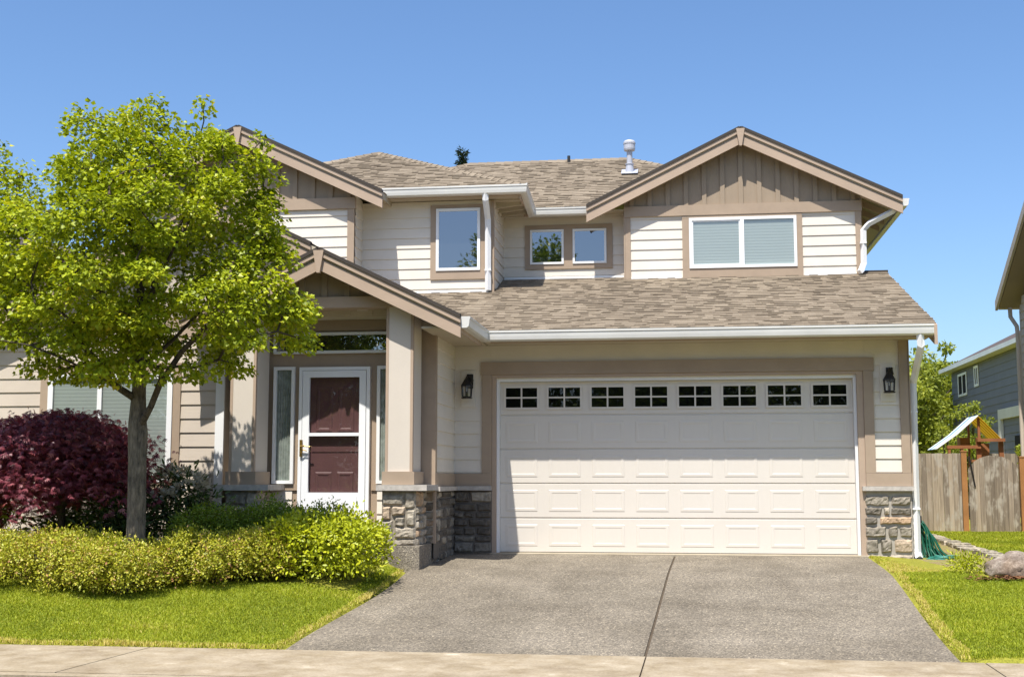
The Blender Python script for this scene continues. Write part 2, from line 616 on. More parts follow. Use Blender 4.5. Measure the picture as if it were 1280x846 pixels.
def roof(name, parent, O, U, V, length, ul, ur, thick=.10, jag=.012, cap=True, exp=.130):
    """shingled roof plane. O eave origin, U along the eave, V up the slope; ul/ur functions of v"""
    O, U, V = Vector(O), Vector(U).normalized(), Vector(V).normalized()
    Nn = U.cross(V).normalized()
    if Nn.z < 0:
        Nn = -Nn
    rr = random.Random(hash(name) % 1000 + int(O.x * 100) % 97)
    mb = MB()
    n = math.ceil(length / exp)
    fl = ul if callable(ul) else (lambda v: ul)
    fr = ur if callable(ur) else (lambda v: ur)
    for k in range(n):
        a, b = k * exp, min(length, (k + 1) * exp)
        j1, j2 = rr.uniform(-jag, jag), rr.uniform(-jag, jag)
        la, lb, ra, rb = fl(a) + j1, fl(b) + j1, fr(a) + j2, fr(b) + j2
        if ra <= la:
            break
        rb = max(rb, lb)
        # sub-tabs along the course with little height steps
        uu = la
        while uu < ra - 1e-6:
            w = rr.uniform(.09, .20)
            u2 = min(ra, uu + w)
            if ra - u2 < .08:
                u2 = ra
            h = .012 + (0.009 if rr.random() < .40 else 0)
            ub = min(max(uu, lb), rb)
            ub2 = min(max(u2, lb), rb)
            p0, p1 = O + U * uu + V * a + Nn * h, O + U * u2 + V * a + Nn * h
            p2, p3 = O + U * ub2 + V * b + Nn * .005, O + U * ub + V * b + Nn * .005
            uvs = [(uu, a + .001), (u2, a + .001), (ub2, b - .001), (ub, b - .001)]
            mb.face([p0, p1, p2, p3], uvs)
            q0, q1 = O + U * uu + V * (a - .002) - Nn * .002, O + U * u2 + V * (a - .002) - Nn * .002
            mb.face([q0, q1, p1, p0], [(uu, a + .001), (u2, a + .001), (u2, a + .002), (uu, a + .002)])
            uu = u2
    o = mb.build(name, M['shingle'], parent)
    # deck under the shingles (soffit boards)
    d = MB()
    poly = [O + U * fl(0) , O + U * fr(0), O + U * fr(length) + V * length, O + U * fl(length) + V * length]
    if (poly[2] - poly[3]).length < .02:
        poly = poly[:3]
    d.prism(poly, (0, 0, -thick), tuple(-Nn * .003))
    dk = d.build('roof_deck', M['soffit'], o)
    return o


# ================================================================== GROUND
def drive_h(y):
    if y >= 0:
        return 0.0
    if y >= -2.2:
        return -.09 * (-y / 2.2)
    if y >= -6.65:
        return -.09 - .36 * ((-2.2 - y) / 4.45)
    return -.45


def sstep(a, b, x):
    t = min(1, max(0, (x - a) / (b - a)))
    return t * t * (3 - 2 * t)


def drive_left(y):
    # curved left edge of the drive
    return -.70 - .14 * sstep(-3.6, -6.6, y) - .04 * sstep(-3.4, -2.2, y)


def drive_right(y):
    return 4.94 - .20 * sstep(-1.2, -6.6, y)


def lawn_h(x, y):
    """finished height of the planted ground"""
    if y < -6.7:
        return -.50 - .10 * sstep(-8.0, -8.3, y)
    d = drive_h(y)
    if x < 2:
        w = -.435 + .132 * (y + 6.6)
        w = min(w, .24)
        k = sstep(0, .8, drive_left(y) - x)
        return (d + .012) * (1 - k) + w * k
    k = sstep(0, .8, x - drive_right(y))
    w = d + .02
    if y > -2:
        w = -.07 + .018 * (y + 2)
    return (d + .012) * (1 - k) + w * k


gm = MB()
xs = list(np.arange(-14, 16.01, .25))
ys = list(np.arange(-9, 12.01, .25))
xs = [-1500, -300, -60, -30] + xs + [30, 60, 300, 1500]
ys = [-1500, -300, -60, -30, -16] + ys + [20, 40, 100, 400, 1500]


def ground_z(x, y):
    if -.95 < x - .0 and drive_left(y) - .05 < x < drive_right(y) + .05 and -6.8 < y < .5:
        return drive_h(y) - .06
    if y < -6.66:
        return -.62
    if -14 <= x <= 16 and y <= 12:
        z = lawn_h(x, y)
        if (-7 < x < -.6 and y > -1.5) or (-.6 <= x < 5.55 and y > .2):
            z = min(z, -.1)
        return z
    return -.1 if y > 0 else -.62


idx = {}
for j, y in enumerate(ys):
    for i, x in enumerate(xs):
        idx[i, j] = len(gm.v)
        gm.v.append((x, y, ground_z(x, y)))
for j in range(len(ys) - 1):
    for i in range(len(xs) - 1):
        gm.f.append((idx[i, j], idx[i + 1, j], idx[i + 1, j + 1], idx[i, j + 1]))
        gm.uv.append(None)
        gm.r.append(.5)
ground = gm.build('ground', M['soil'], smooth=True)
tag(ground, kind='structure')

# driveway: two slabs with a joint and cross joints
dm = MB()
yy = [.06, -.02, -.30] + list(np.arange(-.5, -6.61, -.2)) + [-6.66]
JX = lambda y: 2.445 + .032 * min(0, y)


def drive_quad(mb, y0, y1, fx0, fx1, dz=0):
    mb.face([(fx0(y1), y1, drive_h(y1) + dz), (fx1(y1), y1, drive_h(y1) + dz), (fx1(y0), y0, drive_h(y0) + dz), (fx0(y0), y0, drive_h(y0) + dz)])


for a, b in zip(yy[:-1], yy[1:]):
    lft = (lambda y: -.60) if a > -1.05 else drive_left
    drive_quad(dm, a, b, lft, lambda y: JX(y) - .012)
    drive_quad(dm, a, b, lambda y: JX(y) + .012, drive_right)
driveway = dm.build('driveway', M['aggregate'])
tag(driveway, kind='structure')
jm = MB()
for a, b in zip(yy[:-1], yy[1:]):
    drive_quad(jm, a, b, lambda y: JX(y) - .02, lambda y: JX(y) + .02, -.012)
tag(jm.build('driveway_joint', M['tar']), kind='structure')
am = MB()
am.face([(-.06, -.16, .006), (4.95, -.16, .006), (4.95, .13, .010), (-.06, .13, .010)])
am.face([(-.06, -.16, -.02), (4.95, -.16, -.02), (4.95, -.16, .006), (-.06, -.16, .006)])
am.face([(-.6, -.13, .005), (-.065, -.13, .005), (-.065, .0, .005), (-.6, .0, .005)])
tag(am.build('garage_apron', M['apron']), kind='structure')

# sidewalk slabs, kerb and road
sm = MB()
joints = [-14, -11.5, -8.9, -6.5, -4.2, -2.18, 2.22, 4.9, 7.4, 9.9, 12.4, 16]
for a, b in zip(joints[:-1], joints[1:]):
    sm.prism([(a + .006, -8.05, -.452), (b - .006, -8.05, -.452), (b - .006 + (.13 if b < 2 else .02), -6.63, -.446), (a + .006 + (.13 if a < 2 else .02), -6.63, -.446)], (0, 0, 0), (0, 0, -.12))
tag(sm.build('sidewalk', M['concrete']), kind='structure')
jb = MB()
jb.face([(-14, -8.04, -.47), (16, -8.04, -.47), (16, -6.64, -.463), (-14, -6.64, -.463)])
tag(jb.build('sidewalk_base', M['tar']), kind='structure')
km = MB()
km.box(-60, 60, -8.2, -8.06, -.7, -.455)
tag(km.build('kerb', M['concrete']), kind='structure')
rm = MB()
rm.face([(-200, -26, -.6), (200, -26, -.6), (200, -8.2, -.59), (-200, -8.2, -.59)])
tag(rm.build('road', M['asphalt']), kind='structure')

# dry planting bed at the house corner and stone edging behind it
bm_ = MB()
BED = pts = [(5.16, -1.2), (5.42, -1.9), (6.0, -2.7), (6.9, -2.85), (7.6, -2.6), (8.3, -1.9), (8.3, .3), (7.2, 1.6), (6.9, 4.6), (6.5, 5.2), (5.56, 5.2), (5.56, 0), (5.08, -.2)]
cx, cy = 6.2, 0
for (a, b) in zip(pts, pts[1:] + pts[:1]):
    seg = 5
    for k in range(seg):
        def L(t, s):
            x = cx + (a[0] + (b[0] - a[0]) * s - cx) * t
            y = cy + (a[1] + (b[1] - a[1]) * s - cy) * t
            return (x, y, lawn_h(x, y) + .010 * (1 - t) - .004)
        for s in range(3):
            s0, s1 = s / 3, (s + 1) / 3
            t0, t1 = k / seg, (k + 1) / seg
            bm_.face([L(t0, s0), L(t1, s0), L(t1, s1), L(t0, s1)])
tag(bm_.build('planting_bed', M['mulch']), kind='structure')
em = MB()
ed = [(6.62, 4.9), (6.60, 3.6), (6.60, 2.4), (6.62, 1.2), (6.68, .1), (6.78, -.9), (6.95, -1.5)]
for a, b in zip(ed[:-1], ed[1:]):
    for k in range(4):
        t0, t1 = k / 4, (k + 1) / 4
        p0 = (a[0] + (b[0] - a[0]) * t0, a[1] + (b[1] - a[1]) * t0)
        p1 = (a[0] + (b[0] - a[0]) * t1, a[1] + (b[1] - a[1]) * t1)
        w = .13 + random.uniform(-.03, .03)
        h = .05 + random.uniform(-.012, .014)
        z = lawn_h(*p0)
        em.prism([(p0[0] - w, p0[1] - .02, z + h), (p0[0] + w, p0[1] - .02, z + h), (p1[0] + w, p1[1] + .02, z + h), (p1[0] - w, p1[1] + .02, z + h)][::-1], (0, 0, 0), (0, 0, -.15))
tag(em.build('stone_edging_path', M['edging']), kind='structure')

# ================================================================== HOUSE
house = empty('house', (2.5, 2.0, 0), 'cream two-storey house with a white double garage door, stone piers and taupe gables', 'house')
SL = .487

# ---- walls (ground floor)
w = MB()
lap(w, 'y', 0.0, -.6, -.08, .92, 2.95, origin=.035)
lap(w, 'y', 0.0, 5.0, 5.55, .92, 2.95, origin=.035)
lap(w, 'y', 0.0, -.08, 5.0, 2.45, 2.95, origin=.035, t=.006)
w.box(-.6, -.03, .005, .16, -.1, 2.98)
w.box(4.91, 5.548, .005, .16, -.15, 2.98)
w.box(-.03, 4.91, .005, .16, 2.43, 2.98)
w.build('wall', M['siding'], house)
w = MB()
for k in range(60):
    z0 = .0 + k * .178
    y0 = max(0.0, (z0 - 2.95) / .345)
    y1 = min(7.0, 6.9 - max(0, (z0 - 2.95) / .345) + .4)
    if y1 - y0 < .2:
        break
    lap(w, 'x', 5.55, y0, y1, z0, z0 + .178, origin=0, side=1)
w.build('wall', M['siding'], house)
w = MB()
lap(w, 'x', -.6, -1.40, 0.0, .92, 3.1, origin=.035, side=1)
w.box(-.78, -.605, -1.04, .1, -.1, 3.1)
w.box(-.78, -.606, -1.375, -1.041, .2, 3.1)
w.build('wall', M['siding'], house)

# door wall of the porch
YD = -1.40
w = MB()
w.box(-3.32, -.78, YD, YD + .12, .1, 3.3)
w.build('wall', M['trim'], house)
for q in ((-2.80, -2.47), (-1.34, -.80)):
    lap(MB(), 'y', YD - .004, q[0], q[1], .30, .86, origin=.035).build('wall_siding', M['siding'], house)
MB().box(-3.0, -.8, YD - .02, YD - .003, 3.08, 3.2).build('frieze_board', M['siding'], house)
cl = MB()
cl.box(-3.3, -.79, -1.98, YD - .001, 3.165, 3.19)
clg = cl.build('porch_ceiling', M['soffit'], house)
dl = MB()
dl.lathe(-1.48, -1.68, [(.085, 3.164), (.085, 3.158), (.06, 3.158)], 16)
dl.build('downlight', M['white'], clg)
pf = MB()
pf.box(-3.3, -1.14, -2.25, YD, -.1, .30)
pf.build('porch_floor', M['foundation'], house)

# left wing front wall
YW = -1.70
w = MB()
apx, apz = -3.49, 4.60


def wing_l(z):
    return max(-6.75, apx - (apz - z) / SL)


def wing_r(z):
    return min(-3.30, apx + (apz - z) / SL)


lap(w, 'y', YW, -6.75, -3.30, .33, 2.98, exp=.181, origin=-.02)
w.box(-6.75, -3.30, YW + .004, YW + .15, -.1, 3.0)
w.box(-6.75, -6.6, YW + .15, 6, -.1, 3.0)
w.box(-3.44, -3.30, YW + .15, YD + .2, -.1, 3.2)
w.build('wall', M['siding_tan'], house)
f = MB()
f.box(-6.75, -3.3, YW - .015, YW + .1, -.2, .335)
f.build('foundation', M['foundation'], house)
g = MB()
g.face([(-6.6, YW - .002, 3.08), (-.9, YW - .002, 3.08), (apx, YW - .002, apz)][::1])
x = -6.4
while x < -1.2:
    zt = apz - abs(x - apx) * SL
    if zt > 3.15:
        g.box(x - .035, x + .035, YW - .027, YW - .004, 3.1, zt)
    x += .295
g.build('gable_panel', M['siding_tan'], house)
MB().box(-6.75, -3.28, YW - .03, YW - .001, 2.95, 3.10).build('belly_band', M['trim'], house)
MB().box(-6.77, -6.65, YW - .028, YW - .001, .33, 2.95).build('corner_board', M['trim'], house)
t = MB()
t.box(-3.415, -3.30, YW - .032, YW - .001, .33, 2.95)
t.build('corner_board', M['white'], house)

# ---- upper walls
w = MB()
lap(w, 'y', 1.75, -6.27, -2.54, 3.2, 5.27, exp=.166, origin=.02)
w.box(-6.27, -2.545, 1.755, 1.9, 3.0, 5.5)
lap(w, 'x', -2.54, 1.75, 2.2, 3.4, 5.5, exp=.166, origin=.02, side=1)
w.build('wall', M['siding'], house)
w = MB()
lap(w, 'y', 2.2, -2.54, -.38, 3.7, 5.45, exp=.166, origin=.045)
w.box(-2.54, -.385, 2.205, 2.35, 3.6, 5.45)
lap(w, 'x', -.38, 2.2, 3.3, 3.8, 5.45, exp=.166, origin=.045, side=1)
w.box(-.5, -.385, 2.35, 3.4, 3.6, 5.45)
w.build('wall', M['siding'], house)
w = MB()
lap(w, 'y', 3.3, -.38, 1.70, 4.1, 5.36, exp=.166, origin=.06)
w.box(-.38, 1.7, 3.305, 3.45, 4.0, 5.4)
w.build('wall', M['siding'], house)
w = MB()
lap(w, 'y', 3.05, 1.68, 5.44, 4.1, 5.28, exp=.166, origin=.09)
w.box(1.68, 5.435, 3.055, 3.2, 4.0, 5.45)
lap(w, 'x', 5.44, 3.05, 8.0, 3.6, 5.5, exp=.166, origin=.09, side=1)
w.box(1.69, 1.8, 3.2, 3.5, 4.0, 5.5)
w.build('wall', M['siding'], house)


def gable_panel(xc, ztop, zb, y, halfw, sl, spacing=.295):
    g = MB()
    g.face([(xc - halfw, y - .002, zb), (xc + halfw, y - .002, zb), (xc + halfw, y - .002, max(zb, ztop - halfw * sl)), (xc, y - .002, ztop), (xc - halfw, y - .002, max(zb, ztop - halfw * sl))])
    k = -20
    while k <= 20:
        x = xc + k * spacing
        k += 1
        zt = ztop - abs(x - xc) * sl - .02
        if abs(x - xc) < halfw and zt > zb + .03:
            g.box(x - .036, x + .036, y - .030, y - .004, zb, zt)
    return g.build('gable_panel', M['batten'], house)


gable_panel(3.56, 6.50, 5.45, 3.05, 1.9, SL)
gable_panel(-4.409, 6.46, 5.45, 1.75, 1.86, .476)
gable_panel(-1.92, 3.74, 3.29, -1.95, 1.3, SL)

# belly bands, corner boards
for q in ((1.66, 5.46, 3.005, 3.046, 5.28, 5.452), (-6.29, -2.52, 1.70, 1.746, 5.272, 5.452)):
    MB().box(*q).build('belly_band', M['trim'], house)
for q in ((1.68, 1.765, 3.018, 3.047, 4.1, 5.28), (5.355, 5.45, 3.018, 3.047, 4.1, 5.28), (1.655, 1.678, 3.02, 3.28, 4.1, 5.4), (-2.65, -2.54, 1.715, 1.747, 3.2, 5.272), (-.432, -.366, 2.172, 2.198, 3.7, 5.45)):
    MB().box(*q).build('corner_board', M['trim'], house)
# flashing at the foot of the upper walls
for q in ((-2.5, -.45, 2.165, 2.198, 3.90, 3.985), (1.77, 2.59, 3.015, 3.046, 4.2, 4.275), (4.54, 5.35, 3.015, 3.046, 4.2, 4.275), (-.36, 1.64, 3.27, 3.298, 4.3, 4.365)):
    MB().box(*q).build('wall_flashing', M['white'], house)

# ---- garage opening trim
t = MB()
t.box(-.215, 5.115, -.045, .004, 2.455, 2.632)
t.box(-.20, -.062, -.04, .004, 1.09, 2.453)
t.box(4.97, 5.10, -.04, .004, 1.09, 2.453)
t.box(-.6, -.062, -.043, .004, .917, 1.088)
t.box(4.97, 5.55, -.043, .004, .917, 1.088)
t.box(5.44, 5.56, -.042, .004, 1.09, 2.95)
t.box(5.553, 5.575, -.042, .08, .917, 2.95)
t.build('garage_surround', M['trim'], house)
t = MB()
t.box(-.060, -.004, -.022, .15, 0.0, 2.45)
t.box(4.886, 4.968, -.022, .15, 0.0, 2.45)
t.box(-.060, 4.968, -.024, .15, 2.412, 2.453)
t.build('garage_jamb', M['barge'], house)
t = MB()
t.box(-.002, .034, .03, .15, 0.0, 2.41)
t.box(4.848, 4.884, .03, .15, 0.0, 2.41)
t.box(-.002, 4.884, .028, .15, 2.366, 2.411)
t.build('garage_stop', M['white'], house)

# ---- garage door: 5 sections x 8 embossed panels, glazed top row
GD0, GD1, GY = .036, 4.846, .12
gd = MB()
sec = (2.364 - .0) / 5
pitch_ = (GD1 - GD0) / 8
lights = []
for s in range(5):
    z0, z1 = s * sec + .012, (s + 1) * sec - .002
    # section face
    gd.face([(GD0, GY, z0 + .006), (GD1, GY, z0 + .006), (GD1, GY, z1 - .006), (GD0, GY, z1 - .006)])
    gd.face([(GD0, GY + .012, z0), (GD1, GY + .012, z0), (GD1, GY, z0 + .006), (GD0, GY, z0 + .006)])
    gd.face([(GD0, GY, z1 - .006), (GD1, GY, z1 - .006), (GD1, GY + .012, z1), (GD0, GY + .012, z1)])
    for c in range(8):
        xa, xb = GD0 + c * pitch_ + .085, GD0 + (c + 1) * pitch_ - .085
        if s == 4:
            lights.append((xa - .005, xb + .005, z0 + .10, z1 - .085))
            continue
        za, zb = z0 + .088, z1 - .088
        # embossed panel: groove then raised field
        def ring(o, d):
            return [(xa + o, GY - d, za + o), (xb - o, GY - d, za + o), (xb - o, GY - d, zb - o), (xa + o, GY - d, zb - o)]
        rs = [ring(-.006, .0004), ring(0, .0045), ring(.03, .0055), ring(.044, .0015)]
        for a, b in zip(rs[:-1], rs[1:]):
            for q in range(4):
                q2 = (q + 1) % 4
                gd.face([a[q], a[q2], b[q2], b[q]])
        gd.face(rs[-1])
gd.box(GD0, GD1, GY + .0125, GY + .04, .01, 2.364)
gdo = gd.build('garage_door', M['garage'], house)
sl_ = MB()
sl_.box(GD0, GD1, GY - .004, GY + .03, -.012, .011)
sl_.build('bottom_seal', M['black'], gdo)
for (xa, xb, za, zb) in lights:
    fr = MB()
    for bx in ((xa - .03, xb + .03, za - .03, za), (xa - .03, xb + .03, zb, zb + .03), (xa - .03, xa, za, zb), (xb, xb + .03, za, zb)):
        fr.box(bx[0], bx[1], GY - .016, GY - .001, bx[2], bx[3])
    xm, zm = (xa + xb) / 2, (za + zb) / 2
    fr.box(xm - .011, xm + .011, GY - .013, GY - .001, za, zb)
    fr.box(xa, xm - .011, GY - .0125, GY - .001, zm - .011, zm + .011)
    fr.box(xm + .011, xb, GY - .0125, GY - .001, zm - .011, zm + .011)
    fo = fr.build('door_window', M['garage'], gdo)
    dk = MB()
    dk.face([(xa, GY - .0015, za), (xb, GY - .0015, za), (xb, GY - .0015, zb), (xa, GY - .0015, zb)])
    dk.face([(xa, GY - .006, za), (xb, GY - .006, za), (xb, GY - .006, zb), (xa, GY - .006, zb)])
    dko = dk.build('dark_glass', M['dark_room'], gdo)
    dko.data.materials.append(M['glass_dark'])
    dko.data.polygons[1].material_index = 1

# ---- roofs
m_l = .345


def roof_slope_y(name, x0, x1, y0, z0, m, run, ul=None, ur=None, **k):
    L = run * math.sqrt(1 + m * m)
    return roof(name, house, (0, y0, z0), (1, 0, 0), (0, 1, m), L, ul if ul else x0, ur if ur else x1, **k)


roof_slope_y('roof', -2.6, 5.84, -.56, 3.009, m_l, 3.78)
roof('roof', house, (0, 6.94, 3.03), (1, 0, 0), (0, -1, m_l), 3.72 * math.sqrt(1 + m_l ** 2), 1.0, 5.84)
rc = MB()
rc.box(5.5, 5.86, 3.16, 3.30, 4.30, 4.335)
rc.build('ridge_cap', M['dark_edge'], house)


def gable_roof(xc, ztop, y0, y1, run_l, run_r, sl):
    L = math.sqrt(1 + sl * sl)
    # right slope, eave along +y ; u runs along y
    roof('roof', house, (xc + run_r, 0, ztop - run_r * sl), (0, 1, 0), (-1, 0, sl), run_r * L, y0, y1)
    roof('roof', house, (xc - run_l, 0, ztop - run_l * sl), (0, 1, 0), (1, 0, sl), run_l * L, y0, y1)


gable_roof(3.56, 6.65, 2.80, 8.5, 2.49, 2.49, SL)
gable_roof(-4.409, 6.61, 1.50, 8.5, 2.36, 2.36, .476)
gable_roof(-1.92, 3.87, -2.22, 2.15, 1.80, 1.80, SL)
gable_roof(apx, 4.665, -1.95, 2.0, 3.42, 1.60, SL)

# ridge caps
for xc, z, y0, y1 in ((3.56, 6.65, 2.78, 8.5), (-4.409, 6.61, 1.48, 8.5), (-1.92, 3.87, -2.24, 2.0), (apx, 4.665, -1.97, 1.7)):
    rc = MB()
    rc.prism([(xc - .13, y0, z - .045), (xc, y0, z + .028), (xc + .13, y0, z - .045), (xc, y0, z + .005)], (0, 0, 0), (0, y1 - y0, 0))
    rc.build('ridge_cap', M['dark_edge'], house)

# main roof (hip) above the recess
Lm = math.sqrt(1 + SL * SL)
run = 3.42
roof('roof', house, (0, 3.02, 5.48), (1, 0, 0), (0, 1, SL), run * Lm, lambda v: -4.92 + v / Lm, lambda v: min(5.02 - v / Lm, 1.30 + v / Lm))
roof('roof', house, (5.02, 0, 5.48), (0, 1, 0), (-1, 0, SL), run * Lm, lambda v: max(4.4, 3.02 + v / Lm), lambda v: 12 - v / Lm)
roof('roof', house, (-4.92, 0, 5.48), (0, 1, 0), (1, 0, SL), run * Lm, lambda v: 3.02 + v / Lm, lambda v: 12 - v / Lm)
# hipped roof over the bump
hs, hr = .466, 3.06
Lh = math.sqrt(1 + hs * hs)
roof('roof', house, (0, 1.92, 5.61), (1, 0, 0), (0, 1, hs), hr * Lh, lambda v: -6.03 + v / Lh, lambda v: .09 - v / Lh)
roof('roof', house, (.09, 0, 5.61), (0, 1, 0), (-1, 0, hs), hr * Lh, lambda v: 1.92 + v / Lh, lambda v: 9.0)
roof('roof', house, (-6.03, 0, 5.61), (0, 1, 0), (1, 0, hs), hr * Lh, lambda v: 1.92 + v / Lh, lambda v: 9.0)


def hip_cap(p, q, w=.13, mat='shingle'):
    p, q = Vector(p), Vector(q)
    d = (q - p).normalized()
    s = d.cross(Vector((0, 0, 1))).normalized()
    mb = MB()
    L = (q - p).length
    n = int(L / .17)
    for k in range(n):
        a, b = p + d * (L * k / n), p + d * (L * (k + 1) / n + .03)
        up = Vector((0, 0, 1))
        dn = .055
        hh = .032
        pts = [a + s * w - up * dn, a + up * hh, a - s * w - up * dn, b + s * w - up * (dn + .012), b + up * (hh - .012), b - s * w - up * (dn + .012)]
        uo = random.random() * 20
        vo = math.floor(random.random() * 80) * .130
        uv4 = [(uo, vo + .01), (uo + .15, vo + .01), (uo + .15, vo + .1), (uo, vo + .1)]
        mb.face([pts[0], pts[1], pts[4], pts[3]], uv4)
        mb.face([pts[1], pts[2], pts[5], pts[4]], uv4)
    return mb.build('hip_cap', M['shingle'], house)


hip_cap((.09, 1.92, 5.62), (-2.97, 4.98, 7.045))
hip_cap((-6.03, 1.92, 5.62), (-2.97, 4.98, 7.045))
hip_cap((3.18, 4.86, 6.385), (1.60, 6.44, 7.155))
hip_cap((-4.92, 3.02, 5.49), (-1.5, 6.44, 7.155))
hip_cap((-1.5, 6.44, 7.155), (1.60, 6.44, 7.155))


# ---- barge boards
def barge(xc, ztop, y, run_l, run_r, sl):
    b = MB()
    e = MB()
    for sgn, run in ((-1, run_l), (1, run_r)):
        def quad(mb, d0, d1, ya, yb, x0=.02, ext=.03):
            X0, X1 = xc + sgn * x0, xc + sgn * (run + ext)
            za, zb = ztop - x0 * sl, ztop - (run + ext) * sl
            pts = [(X0, y, za - d0), (X1, y, zb - d0), (X1, y, zb - d1), (X0, y, za - d1)]
            mb.prism(pts, (0, ya, 0), (0, yb, 0))
        quad(b, .125, .275, -.005, .035)
        quad(b, .028, .095, -.030, .035)
        quad(b, .090, .130, .012, .034)
        quad(e, -.018, .030, -.045, .04)
    b.prism([(xc - .068, y, ztop - .03), (xc + .068, y, ztop - .03), (xc + .02, y, ztop - .315), (xc - .02, y, ztop - .315)], (0, -.048, 0), (0, .02, 0))
    o = b.build('barge_board', M['barge'], house)
    e.build('shingle_edge', M['dark_edge'], o)
    # soffit lookouts under the overhang
    return o


barge(3.56, 6.665, 2.80, 2.47, 2.47, SL)
barge(-4.409, 6.625, 1.50, 2.345, 2.345, .476)
barge(-1.92, 3.885, -2.22, 1.775, 1.775, SL)
barge(apx, 4.68, -1.95, 3.40, 1.35, SL)
# right rake board of the garage roof with its plumb-cut tail
b = MB()
L = 3.72
b.prism([(5.80, -.60, 2.995), (5.80, 3.2, 2.995 + 3.8 * m_l), (5.80, 3.2, 2.77 + 3.8 * m_l), (5.80, -.60, 2.735)], (0, 0, 0), (.045, 0, 0))
b.build('barge_board', M['barge'], house)

# soffits
for q in ((-.1, 5.80, -.54, .0, 2.86, 2.885), (-.62, -.12, -2.15, -.02, 2.86, 2.885), (-2.3, .05, 1.94, 2.2, 5.46, 5.48), (-.37, .06, 2.2, 3.3, 5.44, 5.46), (-.36, 1.66, 3.03, 3.3, 5.40, 5.42)):
    MB().box(*q).build('soffit', M['soffit'], house)
# fascias behind gutters
for q in ((.0, 5.80, -.563, -.538, 2.835, 3.01), (-.145, -.12, -2.18, -.56, 2.80, 2.99), (-2.1, .085, 1.926, 1.945, 5.45, 5.60), (.068, .088, 1.93, 3.03, 5.40, 5.50), (.0, 1.2, 3.022, 3.04, 5.34, 5.48)):
    MB().box(*q).build('fascia', M['barge'], house)
# rafter tails under the right eave of the upper gable
s = MB()
for k in range(4):
    s = MB()
    yq = 2.95 + k * .55
    z0 = 6.65 - 2.40 * SL - .14
    s.prism([(5.44, yq, 6.65 - 1.88 * SL - .12), (5.97, yq, z0 + .0), (5.97, yq, z0 - .09), (5.44, yq, 6.65 - 1.88 * SL - .24)], (0, 0, 0), (0, .05, 0))
    s.build('rafter_tail', M['barge'], house)
MB().box(5.44, 5.47, 3.05, 6, 5.3, 5.6).build('frieze_board', M['barge'], house)
for k in range(3):
    yq = 2.35 + k * .32
    MB().prism([(-.37, yq, 5.44), (.04, yq, 5.44), (.04, yq, 5.39), (-.37, yq, 5.34)], (0, 0, 0), (0, .045, 0)).build('rafter_tail', M['soffit'], house)


# ---- gutters (K profile swept along a straight eave)
def gutter(p, q, out, h=.125, d=.115, mat='gutter', name='gutter', miter0=0.0, miter1=0.0):
    p, q, out = Vector(p), Vector(q), Vector(out)
    dr = (q - p).normalized()
    prof = [(0, 0), (.0, -h), (d * .62, -h), (d * .84, -h * .86), (d * .90, -h * .55), (d * .93, -h * .24), (d, -h * .18), (d, 0), (d - .014, 0), (d - .014, -.012)]
    A = [p + out * a + Vector((0, 0, b)) + dr * (miter0 * a) for a, b in prof]
    B = [q + out * a + Vector((0, 0, b)) + dr * (miter1 * a) for a, b in prof]
    mb = MB()
    for k in range(len(prof) - 1):
        mb.face([A[k], B[k], B[k + 1], A[k + 1]])
    mb.face(A[:8])
    mb.face(B[:8][::-1])
    return mb.build(name, M[mat], house)


gutter((-.12, -.565, 2.995), (5.79, -.565, 2.995), (0, -1, 0), .14, .12, miter0=1)
gutter((-.12, -2.2, 2.995), (-.12, -.565, 2.995), (1, 0, 0), .14, .12, miter1=-1)
gutter((-2.12, 1.925, 5.605), (.09, 1.925, 5.605), (0, -1, 0), .14, .12, miter1=1)
gutter((.09, 1.925, 5.605), (.09, 3.02, 5.455), (1, 0, 0), .14, .12, miter0=-1, miter1=-1)
gutter((.09, 3.02, 5.455), (1.2, 3.02, 5.455), (0, -1, 0), .125, .12, miter0=1)
gutter((6.06, 2.83, 5.42), (6.06, 8, 5.42), (1, 0, 0), .12, .11)


def downspout(pts, r=.038, bands=()):
    mb = MB()
    mb.tube(pts, r, 4)
    # square section with ribs comes from the 4-sided sweep; bands hold it to the wall
    o = mb.build('downspout', M['white'], house)
    if bands:
        bb = MB()
        for (x, y, z) in bands:
            bb.box(x - .05, x + .05, y - .045, y + .045, z - .012, z + .012)
        bb.build('strap', M['white'], o)
    return o


downspout([(-.46, 1.86, 5.47), (-.46, 1.865, 5.38), (-.455, 2.08, 5.12), (-.455, 2.10, 4.95), (-.455, 2.12, 3.98)], .048, [(-.455, 2.12, 4.3)])
downspout([(5.97, 2.88, 5.30), (5.93, 2.90, 5.24), (5.56, 2.98, 5.06), (5.47, 2.99, 4.96), (5.46, 2.98, 4.42), (5.41, 2.93, 4.30), (5.38, 2.91, 4.27)], .048, [(5.46, 2.985, 4.75)])
downspout([(5.62, -.62, 2.86), (5.63, -.62, 2.72), (5.64, -.1, 2.42), (5.625, .02, 2.28), (5.615, .05, 1.0), (5.61, .05, .05), (5.62, -.02, -.02)], .048, [(5.62, .05, 1.9), (5.61, .05, .62)])
sh = MB()
sh.box(5.555, 5.66, -.05, .13, -.10, -.02)
sh.build('splash_block', M['black'], house)


